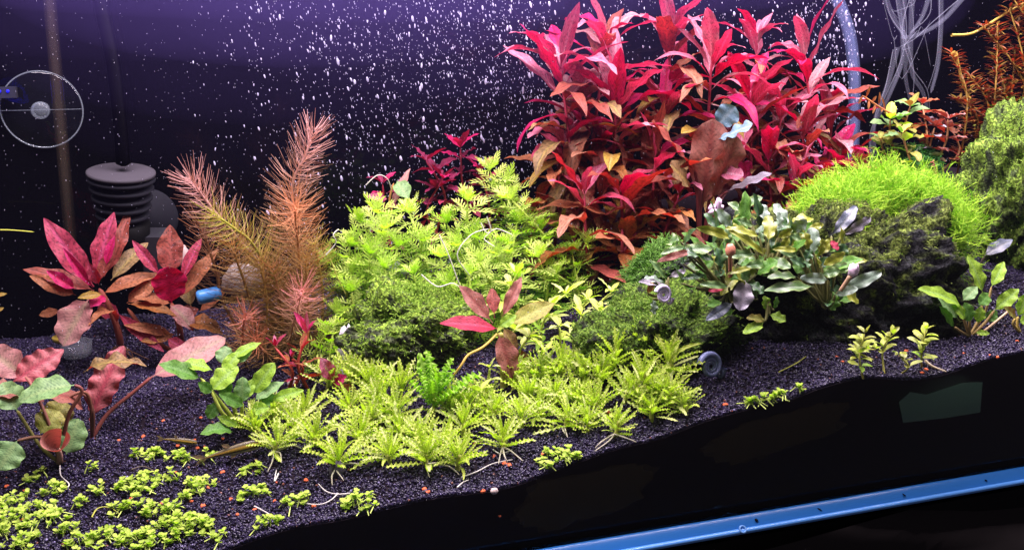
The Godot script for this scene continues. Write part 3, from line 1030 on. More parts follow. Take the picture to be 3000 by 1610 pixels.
func equipment() -> void:
	# rigid clear pipe
	var s := Shape.new()
	var a := Vector3(-0.0936, 0.3186, -0.3250)
	var b := Vector3(-0.0971, 0.1167, -0.3150)
	var t := thing("clear_pipe", "thin clear upright tube standing at the left in front of the suction cup", "pipe", a.lerp(b, .5))
	tube(s, PackedVector3Array([a - t.position, Vector3.ZERO, b - t.position]), .0044, .0044, 20, Color.WHITE, Color.WHITE, false)
	part(t, "outer_wall", s.mesh(M.tubing))
	var s2 := Shape.new()
	tube(s2, PackedVector3Array([a - t.position, Vector3.ZERO, b - t.position]), .0026, .0026, 16, Color.WHITE, Color.WHITE, false)
	part(t, "inner_wall", s2.mesh(M.tubing))
	# suction cup on the back panel
	var cup := thing("suction_cup", "large clear round suction cup stuck to the black back panel at left", "suction cup", Vector3(-0.1120, 0.2209, -0.3600))
	var turn := Basis(Vector3.RIGHT, PI / 2)
	var c := Shape.new()
	lathe(c, [[.0, .006], [.006, .006], [.009, .005], [.018, .0035], [.027, .0012], [.0288, .0004], [.0288, -.0003], [.027, .0], [.0, .001]], 48, Color.WHITE)
	var cd := part(cup, "disc", c.mesh(M.cup), Vector3.ZERO, turn)
	var rim := TorusMesh.new()
	rim.inner_radius = .0280; rim.outer_radius = .0291; rim.rings = 64; rim.ring_segments = 8
	var rm := clear(Color(.7, .75, .8, .14), .2)
	rim.material = rm
	part(cd, "rim", rim, Vector3(0, .0008, 0))
	var kb := Shape.new()
	lathe(kb, [[.0, .014], [.0045, .0138], [.0062, .0125], [.0065, .009], [.005, .006], [.0062, .004]], 28, Color.WHITE)
	part(cd, "knob", kb.mesh(rm))
	var seam := BoxMesh.new()
	seam.size = Vector3(.056, .0004, .0005); seam.material = rm
	part(cup, "seam", seam, Vector3(0, 0, .004))
	# black filter intake: ribbed rubber cone, body, cable, cup
	var at := Vector3(-0.0562, 0.1789, -0.3000)
	var f := thing("filter_intake", "black ribbed rubber filter cone with hose, behind the red plants at left", "filter", at)
	var tilt := Basis.from_euler(Vector3(.16, 0, -.06))
	var rub := flat_mat(Color(.02, .02, .025), .55)
	var disc := Shape.new()
	lathe(disc, [[.0, -.001], [.0, .0006], [.0225, .0006], [.0238, .0], [.0238, -.002], [.021, -.003]], 48, Color(.045, .043, .05))
	part(f, "top_disc", disc.mesh(M.rubber), Vector3.ZERO, tilt)
	var core := Shape.new()
	lathe(core, [[.0182, -.002], [.0145, -.038], [.0185, -.0385], [.0185, -.05], [.017, -.055], [.017, -.085], [.0, -.086]], 40, Color(.004, .004, .006))
	var fb := part(f, "body", core.mesh(M.rubber), Vector3.ZERO, tilt)
	for k in 5:
		var rr := .0235 - .0011 * k
		var y := -.0055 - .0068 * k
		var rg := Shape.new()
		lathe(rg, [[rr * .78, y + .0022], [rr * .97, y + .0014], [rr, y + .0006], [rr, y - .0006], [rr * .97, y - .0014], [rr * .78, y - .0028]], 48, Color(.012, .012, .016))
		part(fb, "ring", rg.mesh(M.rubber))
	var bx := BoxMesh.new()
	bx.size = Vector3(.03, .05, .022); bx.material = rub
	part(f, "bracket", bx, Vector3(.012, -.072, -.012), tilt)
	var hp := Shape.new()
	var hose := spline([Vector3(-0.0613, 0.3247, -0.3250) - at, Vector3(-0.0598, 0.2944, -0.3200) - at, Vector3(-0.0551, 0.2556, -0.3100) - at, Vector3(-0.0539, 0.2165, -0.3020) - at, Vector3(-0.0541, 0.1830, -0.2990) - at], 10)
	tube(hp, hose, .0052, .0052, 16, Color(.0012, .0012, .0014), Color(.0012, .0012, .0014))
	part(f, "hose", hp.mesh(M.rubber))
	var bc := Shape.new()
	lathe(bc, [[.0, .007], [.008, .007], [.011, .005], [.0225, .0015], [.024, .0], [.0235, -.001], [.0, -.0005]], 40, Color(.014, .014, .018))
	part(f, "suction_cup", bc.mesh(M.rubber), Vector3(-0.0447, 0.1348, -0.3520) - at, turn)
	# airline at right
	var ap := spline([Vector3(0.5446, 0.3268, -0.3150), Vector3(0.5581, 0.3029, -0.3120), Vector3(0.5705, 0.2750, -0.3100), Vector3(0.5781, 0.2360, -0.3080), Vector3(0.5805, 0.1888, -0.3060), Vector3(0.5777, 0.1376, -0.3000)], 10)
	var at2 := ap[20]
	var al := thing("air_hose", "curved clear air hose rising behind the right end of the red bush", "hose", at2)
	for k in 2:
		var q := PackedVector3Array()
		for p in ap:
			q.append(p - at2)
		var sh := Shape.new()
		var rr := .0056 if k == 0 else .0036
		tube(sh, q, rr, rr, 18, Color.WHITE, Color.WHITE, false)
		part(al, "outer_wall" if k == 0 else "inner_wall", sh.mesh(clear(Color(.5, .55, .75, .13), .08)))
	# added bar with two glowing dots that imitate a blue reflection on the glass
	var reflex_bar := thing("blue_reflex_bar", "small dark controller bar with two glowing dots added for a blue reflection at the left edge", "reflex", Vector3(-0.1355, 0.2345, -0.3520))
	var lc := box_part(reflex_bar, "case", Vector3(.026, .008, .006), Vector3(-.004, 0, 0), rub)
	for k in 2:
		var lens := SphereMesh.new()
		lens.radius = .0011; lens.height = .0022; lens.radial_segments = 10; lens.rings = 6
		var em := flat_mat(Color(.02, .02, .5), .3)
		em.emission_enabled = true
		em.emission = Color(.08, .1, 1.0)
		em.emission_energy_multiplier = 1.2
		lens.material = em
		part(lc, "blue_reflex_dot", lens, Vector3(.002 + .0055 * k, .001, .0035))
	var ll := OmniLight3D.new()  # small light added along with the reflection dots
	ll.name = "blue_reflex_light"
	ll.light_color = Color(.1, .15, 1)
	ll.light_energy = .0002
	ll.light_size = .001
	ll.omni_attenuation = 2.0
	ll.shadow_enabled = true
	ll.position = reflex_bar.position + Vector3(0, .001, .008)
	add_child(ll)
	# glass dish behind the left plants
	var dish := thing("glass_dish", "small clear glass dish with a yellow lining behind the red plants", "dish", Vector3(-0.0963, 0.0520, -0.2750))
	var gs := Shape.new()
	lathe(gs, [[.0, -.002], [.0085, -.002], [.0105, .0005], [.0112, .009], [.0106, .0092], [.0098, .0012], [.0, .0]], 36, Color.WHITE)
	part(dish, "glass", gs.mesh(clear(Color(.8, .85, .9, .14), .05)))
	var yl := Shape.new()
	lathe(yl, [[.0, .0045], [.0082, .0045], [.0092, .0075], [.0088, .0078], [.0, .0052]], 30, Color(.3, .22, .04))
	part(dish, "lining", yl.mesh(M.plain), Vector3(-.006, .006, 0))

func red_bush() -> void:
	var G := "red stem plants of the tall bush"
	var rows := [
		["tall", Vector3(0.2683, 0.2501, -0.2550), 0.0713, "leftmost tall red stem of the bush"],
		["tall", Vector3(0.3093, 0.2702, -0.2620), 0.0759, "tall red stem with four spread pink leaves, second from the left of the bush"],
		["tall", Vector3(0.3688, 0.2682, -0.2700), 0.0782, "red stem reaching out of the picture top, third from left in the bush"],
		["tall", Vector3(0.3875, 0.2550, -0.2350), 0.0690, "bare-stemmed red plant with a bright pink crown at the bush's middle"],
		["tall", Vector3(0.4575, 0.2711, -0.2850), 0.0506, "small dark crimson crown behind the bush's middle"],
		["tall", Vector3(0.4953, 0.2547, -0.2680), 0.0713, "tall red stem with long magenta leaves, at the right of the bush"],
		["mid", Vector3(0.3088, 0.2285, -0.2400), 0.0667, "red stem with a vivid magenta folded leaf, below the spread pink crown"],
		["mid", Vector3(0.3562, 0.2181, -0.2520), 0.0667, "pink-orange stem left of the bare-stemmed crown"],
		["mid", Vector3(0.2873, 0.2276, -0.2620), 0.0575, "brownish stem just inside the bush's left edge"],
		["mid", Vector3(0.4331, 0.2236, -0.2500), 0.0644, "pink stem right of the bare-stemmed crown"],
		["mid", Vector3(0.4729, 0.2114, -0.2620), 0.0621, "pink stem with narrow curved leaves, right of the bush's middle"],
		["mid", Vector3(0.4786, 0.1982, -0.2400), 0.0690, "stem with one upright vivid red leaf at the bush's right"],
		["mid", Vector3(0.5236, 0.2000, -0.2620), 0.0621, "pink-leaved stem beside the clear air hose"],
		["low", Vector3(0.5144, 0.1742, -0.2350), 0.0552, "low pink crown near the bright moss"],
		["low", Vector3(0.4893, 0.1588, -0.2200), 0.0506, "short magenta crown nearest the bright moss"],
		["low", Vector3(0.2736, 0.1579, -0.2150), 0.0667, "low crown with a folded magenta leaf at the bush's lower left"],
		["low", Vector3(0.3018, 0.1560, -0.2100), 0.0690, "low crown with a bright red heart leaf and tall pink leaf"],
		["low", Vector3(0.4385, 0.1741, -0.2250), 0.0575, "orange-brown crown above the grey-leaved plant"],
		["low", Vector3(0.3391, 0.1799, -0.2300), 0.0598, "brown-orange stem in the middle of the bush"],
		["low", Vector3(0.2705, 0.1895, -0.2500), 0.0575, "stem with yellowing lower leaves at the bush's left edge"],
		["low", Vector3(0.2995, 0.1947, -0.2450), 0.0575, "stem with ochre leaves inside the bush's left half"],
		["low", Vector3(0.4521, 0.1626, -0.2050), 0.0460, "small stem with one vivid pink leaf above the grey leaves"],
		["low", Vector3(0.3533, 0.1548, -0.2150), 0.0437, "small bright red crown at the foot of the bush"],
		["mid", Vector3(0.4319, 0.1866, -0.2550), 0.0598, "pink stem behind the big crinkled leaves"],
		["old", Vector3(0.3137, 0.1291, -0.2050), 0.0391, "old yellowing shoot at the lower left foot of the bush"]]
	for r in rows:
		var a: Vector3 = r[1]
		var x: float = a.x + rng.randfn(0, .006)
		var z: float = a.z + rng.randfn(0, .006)
		var base := on_bed(x, z, -.003)
		if base.y > a.y - .02:
			base.y = a.y - .03
		var o := {"group": G, "top_pal": ["magenta", "pink", "sheen_pink", "pink"], "mid_pal": ["pink", "sheen_pink", "magenta", "brown", "tan"], "low_pal": ["brown", "rust", "tan", "ochre", "olive"], "wide": .225, "nodes": 11, "step": .0095, "span": 8.0, "bendy": 1.9, "top": 72.0, "wavy": 1.3, "nu": 14, "po": .78, "pk": .9}
		if r[0] == "mid":
			o.top_pal = ["magenta", "pink", "pink", "sheen_pink"]; o.nodes = 10; o.wide = .225
			o.mid_pal = ["pink", "magenta", "brown", "tan", "sheen_pink"]
		elif r[0] == "low":
			o.top_pal = ["magenta", "pink", "rose", "brown"]; o.nodes = 8; o.top = 64.0; o.wide = .26
			o.mid_pal = ["brown", "tan", "rust", "orange"]; o.low_pal = ["rust", "ochre", "olive", "tan", "brown"]
		elif r[0] == "old":
			o.top_pal = ["ochre", "orange"]; o.mid_pal = ["orange", "ochre", "rust"]; o.nodes = 4; o.wide = .42
		stem_plant("red_stem_plant", r[3], "aquatic plant", a, base, r[2], o)
	# the big crinkled brown-red plant with grey-blue undersides in front of the bush
	var b := Vector3(0.3685, 0.1380, -0.2050)
	b.y = bed(b.x, b.z)
	var t := thing("crinkled_leaf_plant", "plant of big crinkled brown-red leaves with two grey-blue ones, before the red bush", "aquatic plant", b)
	var k := {"wave": .16, "nw": 3.0, "po": .45, "pk": 1.3, "bend": .04, "fold": .12}
	hero(t, Vector3(0.3691, 0.1458, -0.2050), Vector3(0.3690, 0.2141, -0.1950), .030, "dusky", k.merged({"face": Vector3(-.5, .1, 1), "pk": 1.9, "po": .4}))
	hero(t, Vector3(0.3736, 0.1526, -0.2000), Vector3(0.3852, 0.2012, -0.1850), .028, "dusky", k.merged({"face": Vector3(.3, .1, 1), "pk": 1.9, "po": .4}))
	hero(t, Vector3(0.3742, 0.1991, -0.1950), Vector3(0.3861, 0.2122, -0.1700), .018, "steel", k.merged({"face": Vector3(.1, .7, .7)}))
	hero(t, Vector3(0.3745, 0.2082, -0.2000), Vector3(0.3840, 0.2236, -0.1900), .018, "steel", k.merged({"face": Vector3(.1, .5, .8)}))
	hero(t, Vector3(0.3580, 0.1749, -0.2000), Vector3(0.3170, 0.2159, -0.1900), .020, "brown", k.merged({"face": Vector3(.5, .7, .4), "wave": .2, "bend": .2}))
	hero(t, Vector3(0.3559, 0.1628, -0.2000), Vector3(0.3252, 0.1848, -0.1750), .016, "olive", k.merged({"bend": .3}))
	hero(t, Vector3(0.3758, 0.1742, -0.2000), Vector3(0.3881, 0.1732, -0.1800), .012, "pink", k.merged({"bend": .3}))
	hero(t, Vector3(0.3872, 0.1582, -0.2000), Vector3(0.4121, 0.1746, -0.1800), .012, "mauve", k.merged({"bend": .4, "face": Vector3(.2, .9, .5)}))
	stalk(t, [b, Vector3(0.3661, 0.1524, -0.2040), Vector3(0.3684, 0.1616, -0.2040)], .0018, .0014, Color(.12, .03, .03))
	stalk(t, [b, Vector3(0.3736, 0.1522, -0.2030), Vector3(0.3748, 0.1989, -0.1960)], .0016, .0012, Color(.14, .03, .03))
	stalk(t, [b, Vector3(0.3628, 0.1589, -0.2030), Vector3(0.3580, 0.1749, -0.2000)], .0016, .0012, Color(.14, .03, .03))
	stalk(t, [b, Vector3(0.3792, 0.1456, -0.2030), Vector3(0.3872, 0.1582, -0.2000)], .0014, .001, Color(.14, .03, .03))
	# small dark red stems behind the light green mass
	for r in [[Vector3(0.1932, 0.1902, -0.2750), .027, 4, "darkest crimson stem with drooping oval leaves behind the light green plants"], [Vector3(0.1646, 0.1817, -0.2700), .023, 4, "bright red-tipped small stem left of the dark crimson one"], [Vector3(0.2069, 0.1728, -0.2650), .022, 4, "crimson stem half hidden by the topmost light green shoot"], [Vector3(0.1758, 0.1684, -0.2620), .022, 4, "low crimson stem between the two taller ones"], [Vector3(0.1287, 0.1669, -0.2620), .018, 3, "smallest red-tipped stem at the left end behind the light green plants"]]:
		var a: Vector3 = r[0]
		stem_plant("small_red_stem", r[3], "aquatic plant", a, Vector3(a.x + .004, a.y - .055, a.z + .01), r[1], {"group": "small red stems behind the light green plants", "top_pal": ["plum", "magenta"], "mid_pal": ["plum"], "low_pal": ["plum", "rose"], "per": r[2], "nodes": 6, "wide": .38, "top": 45.0, "low": -18.0, "span": 5.0, "step": .0105, "r": .0011})
	var pb := Vector3(0.1337, 0.1472, -0.2550)
	var pt := thing("pale_leaf_sprig", "curled pale pink-green leaf pair beside the smallest red-tipped stem", "aquatic plant", pb)
	hero(pt, Vector3(0.1338, 0.1502, -0.2550), Vector3(0.1477, 0.1788, -0.2500), .009, "pale", {"bend": .3, "face": Vector3(-.7, .5, .5), "side": .3})
	hero(pt, Vector3(0.1383, 0.1696, -0.2550), Vector3(0.1433, 0.1605, -0.2400), .013, "mint", {"bend": .2})
	hero(pt, Vector3(0.1309, 0.1564, -0.2550), Vector3(0.1153, 0.1610, -0.2500), .007, "pink", {})
	stalk(pt, [pb, Vector3(0.1325, 0.1563, -0.2550), Vector3(0.1358, 0.1682, -0.2550)], .001, .0008, Color(.3, .15, .05))

func leaves(t: Node3D, rows: Array) -> void:
	for r in rows:
		hero(t, r[0], r[1], r[2], r[3], r[4] if r.size() > 4 else {})

func left_plants() -> void:
	var a := Vector3(-0.0672, 0.0434, -0.2762)
	var t := thing("red_leaf_plant", "red plant with broad pink lance-shaped leaves in front of the clear tube", "aquatic plant", a)
	stalk(t, [a, Vector3(-0.0656, 0.0638, -0.2642), Vector3(-0.0694, 0.0850, -0.2642), Vector3(-0.0757, 0.1016, -0.2642)], .0028, .0018, Color(.22, .06, .04))
	leaves(t, [
		[Vector3(-0.0787, 0.1033, -0.2642), Vector3(-0.1090, 0.1529, -0.2792), .0175, "rose", {"bend": .12, "wave": .15}],
		[Vector3(-0.0769, 0.1104, -0.2642), Vector3(-0.0628, 0.1548, -0.2742), .0155, "rose", {"bend": .1}],
		[Vector3(-0.0713, 0.1100, -0.2642), Vector3(-0.0485, 0.1529, -0.2842), .012, "brown", {"wave": .3, "bend": .1, "side": .1}],
		[Vector3(-0.0674, 0.1068, -0.2642), Vector3(-0.0416, 0.1331, -0.2842), .012, "olive", {"bend": .2}],
		[Vector3(-0.0785, 0.1014, -0.2602), Vector3(-0.1185, 0.1261, -0.2542), .012, "brown", {"bend": .2, "face": Vector3(0, .8, .6)}],
		[Vector3(-0.0903, 0.0995, -0.2582), Vector3(-0.1150, 0.1183, -0.2492), .011, "rust", {"bend": .2}],
		[Vector3(-0.0791, 0.1040, -0.2582), Vector3(-0.0942, 0.1342, -0.2522), .0062, "magenta", {"fold": .6}],
		[Vector3(-0.0899, 0.1050, -0.2542), Vector3(-0.1048, 0.1206, -0.2482), .0085, "magenta", {"fold": .5}],
		[Vector3(-0.0692, 0.1183, -0.2612), Vector3(-0.0628, 0.1390, -0.2642), .006, "magenta", {"fold": .6}],
		[Vector3(-0.0727, 0.0996, -0.2562), Vector3(-0.0358, 0.1182, -0.2522), .011, "rust", {"bend": .3, "face": Vector3(-.1, .7, .6)}],
		[Vector3(-0.0750, 0.1055, -0.2602), Vector3(-0.0796, 0.1218, -0.2542), .008, "rose", {"fold": .5}],
		[Vector3(-0.0742, 0.1083, -0.2602), Vector3(-0.0670, 0.1273, -0.2642), .008, "brown", {"fold": .5}],
		[Vector3(-0.0728, 0.1001, -0.2522), Vector3(-0.0866, 0.1028, -0.2442), .006, "ochre", {"bend": .3}],
		[Vector3(-0.0820, 0.0969, -0.2542), Vector3(-0.1013, 0.0689, -0.2422), .024, "pale", {"face": Vector3(-.4, .25, .9), "bend": .1, "fold": .3, "po": .6}],
		[Vector3(-0.0659, 0.0751, -0.2602), Vector3(-0.0810, 0.0863, -0.2422), .012, "rust", {"arch": .35, "bend": .2, "face": Vector3(0, 1, .2)}],
		[Vector3(-0.1039, 0.0847, -0.2742), Vector3(-0.1188, 0.0831, -0.2762), .007, "rust", {"bend": .15}],
		[Vector3(-0.0642, 0.0786, -0.2642), Vector3(-0.0810, 0.0865, -0.2842), .012, "rose", {}],
		[Vector3(-0.0720, 0.0979, -0.2582), Vector3(-0.0799, 0.0960, -0.2462), .010, "magenta", {"bend": .3}]])
	for k in 6:
		var e := on_bed(a.x + rng.randfn(0, .016), a.z + rng.randfn(.006, .008))
		stalk(t, [a + Vector3(0, .012, 0), a.lerp(e, .5) + Vector3(rng.randfn(0, .004), .008, 0), e], .0005, .0003, Color(.14, .07, .04), "root")
	var b := Vector3(-0.0249, 0.0457, -0.2647)
	t = thing("red_leaf_plant", "red plant with a glowing round crimson leaf, beside the brown feathery stems", "aquatic plant", b)
	stalk(t, [b, Vector3(-0.0238, 0.0685, -0.2547), Vector3(-0.0281, 0.0898, -0.2547)], .0026, .0018, Color(.2, .06, .035))
	stalk(t, [b, Vector3(-0.0436, 0.0645, -0.2547), Vector3(-0.0575, 0.0880, -0.2547)], .002, .0014, Color(.22, .07, .04))
	leaves(t, [
		[Vector3(-0.0273, 0.1074, -0.2607), Vector3(-0.0249, 0.1431, -0.2727), .0185, "brown", {"bend": .05, "face": Vector3(0, .1, 1), "spot": .5}],
		[Vector3(-0.0344, 0.1108, -0.2547), Vector3(-0.0505, 0.1362, -0.2597), .0085, "rose", {"fold": .4}],
		[Vector3(-0.0198, 0.1053, -0.2547), Vector3(-0.0048, 0.1346, -0.2647), .0088, "rose", {"fold": .5}],
		[Vector3(-0.0211, 0.0928, -0.2547), Vector3(0.0053, 0.1277, -0.2607), .011, "rust", {"fold": .3, "bend": .2}],
		[Vector3(-0.0274, 0.0924, -0.2427), Vector3(-0.0276, 0.1208, -0.2367), .023, "glow", {"face": Vector3(.1, .45, 1), "po": .45, "pk": 1.1, "bend": -.05, "fold": .05}],
		[Vector3(-0.0284, 0.0889, -0.2547), Vector3(-0.0489, 0.1023, -0.2447), .012, "rust", {"bend": .25, "face": Vector3(0, .9, .5)}],
		[Vector3(-0.0577, 0.0918, -0.2547), Vector3(-0.0351, 0.1101, -0.2507), .011, "rust", {"bend": .2}],
		[Vector3(-0.0564, 0.0922, -0.2507), Vector3(-0.0254, 0.0802, -0.2427), .0105, "orange", {"arch": .1, "bend": -.1, "face": Vector3(0, 1, .4)}],
		[Vector3(-0.0286, 0.0889, -0.2507), Vector3(-0.0125, 0.0778, -0.2347), .015, "pale", {"bend": .35, "face": Vector3(.2, .8, .6)}],
		[Vector3(-0.0097, 0.0810, -0.2547), Vector3(0.0138, 0.1006, -0.2547), .009, "rust", {"bend": -.1}],
		[Vector3(-0.0211, 0.0745, -0.2507), Vector3(0.0052, 0.0740, -0.2347), .015, "orange", {"arch": .12, "bend": .25, "face": Vector3(0, 1, .5)}],
		[Vector3(-0.0284, 0.0654, -0.2547), Vector3(-0.0603, 0.0782, -0.2467), .008, "rust", {"arch": .1, "bend": .0}],
		[Vector3(-0.0266, 0.0676, -0.2507), Vector3(-0.0491, 0.0684, -0.2407), .008, "orange", {"arch": -.1}],
		[Vector3(-0.0640, 0.0870, -0.2487), Vector3(-0.0349, 0.0585, -0.2387), .009, "rose", {"bend": .1, "arch": -.08}],
		[Vector3(-0.0149, 0.0846, -0.2587), Vector3(-0.0183, 0.1058, -0.2707), .012, "olive", {}],
		[Vector3(-0.0264, 0.0778, -0.2547), Vector3(-0.0095, 0.0825, -0.2647), .011, "brown", {}],
		[Vector3(-0.0325, 0.0664, -0.2447), Vector3(-0.0196, 0.0593, -0.2347), .009, "rose", {"bend": .3}]])
	# broad-leaved plants in the near left corner
	var c := Vector3(-0.0771, 0.0331, -0.1564)
	t = thing("broad_leaf_plant", "plant with crinkled red leaves and one long pink-veined oval leaf at lower left", "aquatic plant", c)
	leaves(t, [
		[Vector3(-0.0404, 0.0652, -0.1664), Vector3(0.0065, 0.0840, -0.1814), .0205, "pale", {"face": Vector3(-.3, .55, .75), "po": .55, "pk": .95, "bend": .08, "wave": .08, "fold": .12}],
		[Vector3(-0.0779, 0.0440, -0.1624), Vector3(-0.0572, 0.0860, -0.1764), .019, "coral", {"face": Vector3(-.3, .2, 1), "wave": .3, "nw": 5.0, "po": .6}],
		[Vector3(-0.0790, 0.0741, -0.1624), Vector3(-0.0425, 0.0822, -0.1524), .0135, "olive", {"face": Vector3(0, 1, .25), "arch": .1, "wave": .35}],
		[Vector3(-0.0794, 0.0518, -0.1524), Vector3(-0.1071, 0.0694, -0.1404), .016, "dusky", {"face": Vector3(0, .9, .4), "arch": .22, "bend": .0, "po": .6}],
		[Vector3(-0.1000, 0.0452, -0.1484), Vector3(-0.0894, 0.0588, -0.1564), .019, "yellowgreen", {"face": Vector3(0, .3, 1), "po": .5}]])
	stalk(t, [c, Vector3(-0.0675, 0.0461, -0.1604), Vector3(-0.0529, 0.0561, -0.1644), Vector3(-0.0399, 0.0654, -0.1664)], .0014, .0011, Color(.17, .05, .04))
	stalk(t, [c, Vector3(-0.0763, 0.0409, -0.1564), Vector3(-0.0779, 0.0440, -0.1624)], .0014, .0011, Color(.2, .04, .04))
	stalk(t, [c, Vector3(-0.0754, 0.0588, -0.1504), Vector3(-0.0791, 0.0664, -0.1484), Vector3(-0.0914, 0.0623, -0.1464)], .0012, .0009, Color(.16, .06, .04))
	stalk(t, [c, Vector3(-0.0746, 0.0502, -0.1524), Vector3(-0.0764, 0.0595, -0.1524), Vector3(-0.0793, 0.0644, -0.1504)], .0012, .0009, Color(.13, .05, .04))
	var d := Vector3(-0.0929, 0.0298, -0.1298)
	t = thing("broad_leaf_plant", "plant with pale green oval leaves and a rolled pink leaf, lower left corner", "aquatic plant", d)
	leaves(t, [
		[Vector3(-0.0797, 0.0789, -0.1258), Vector3(-0.1082, 0.0812, -0.1178), .0185, "mint", {"face": Vector3(.05, 1, .45), "po": .55, "bend": .3, "fold": .25, "wave": .1}],
		[Vector3(-0.1110, 0.0671, -0.1258), Vector3(-0.1183, 0.0829, -0.1338), .016, "mint", {"face": Vector3(.2, .4, .9), "po": .55}],
		[Vector3(-0.0880, 0.0376, -0.1238), Vector3(-0.0800, 0.0566, -0.1298), .0155, "mint", {"face": Vector3(.2, .3, 1), "po": .5}],
		[Vector3(-0.1007, 0.0515, -0.1258), Vector3(-0.0900, 0.0618, -0.1338), .017, "yellowgreen", {"face": Vector3(-.1, .3, 1), "po": .5}],
		[Vector3(-0.1111, 0.0526, -0.1158), Vector3(-0.1205, 0.0410, -0.1058), .018, "mint", {"face": Vector3(.3, .8, .5), "po": .55}],
		[Vector3(-0.1098, 0.0796, -0.1498), Vector3(-0.1269, 0.0994, -0.1498), .0185, "pale", {"face": Vector3(.1, .6, .7), "po": .55, "bend": .15}],
		[Vector3(-0.1156, 0.0777, -0.1448), Vector3(-0.0872, 0.0922, -0.1598), .0165, "coral", {"face": Vector3(.2, .5, .8), "wave": .25, "nw": 5.0}],
		[Vector3(-0.1108, 0.0733, -0.1398), Vector3(-0.1232, 0.0772, -0.1298), .018, "dusky", {"face": Vector3(0, .9, .4), "arch": .1}],
		[Vector3(-0.0972, 0.0692, -0.1298), Vector3(-0.1084, 0.0755, -0.1398), .016, "dusky", {"face": Vector3(.2, .9, .4)}]])
	# the rolled leaf, a little funnel
	var fu := Shape.new()
	for r in 9:
		var v := r / 8.0
		for k in 22:
			var an: float = lerpf(-.4, TAU - .9, k / 21.0)
			var rr := lerpf(.0012, .0078, pow(v, .8)) * (1.0 + .12 * sin(an * 2.0) * v)
			fu.add(Vector3(cos(an) * rr, v * .014 + .003 * v * sin(an + 2.0), sin(an) * rr * .8), Color(.55, .24, .2).lerp(Color(.6, .26, .22), v), Vector2(v, k / 21.0))
	fu.grid(9, 22)
	part(t, "rolled_leaf", fu.mesh(M.crinkle), Vector3(-0.0909, 0.0436, -0.1178) - d, Basis.from_euler(Vector3(.75, .2, .1)))
	stalk(t, [d, Vector3(-0.0915, 0.0361, -0.1238), Vector3(-0.0908, 0.0441, -0.1178)], .002, .0014, Color(.36, .2, .16))
	stalk(t, [d, Vector3(-0.0940, 0.0481, -0.1198), Vector3(-0.1015, 0.0529, -0.1178), Vector3(-0.1111, 0.0526, -0.1158)], .0012, .0009, Color(.16, .08, .05))
	stalk(t, [d, Vector3(-0.0851, 0.0594, -0.1258), Vector3(-0.0761, 0.0743, -0.1258), Vector3(-0.0797, 0.0789, -0.1258)], .0013, .001, Color(.15, .05, .04))
	stalk(t, [d, Vector3(-0.0964, 0.0567, -0.1298), Vector3(-0.1045, 0.0755, -0.1418), Vector3(-0.1098, 0.0796, -0.1498)], .0012, .0009, Color(.2, .08, .06))
	stalk(t, [d, Vector3(-0.1015, 0.0441, -0.1258), Vector3(-0.1081, 0.0598, -0.1258), Vector3(-0.1110, 0.0671, -0.1258)], .0012, .0009, Color(.22, .2, .06))

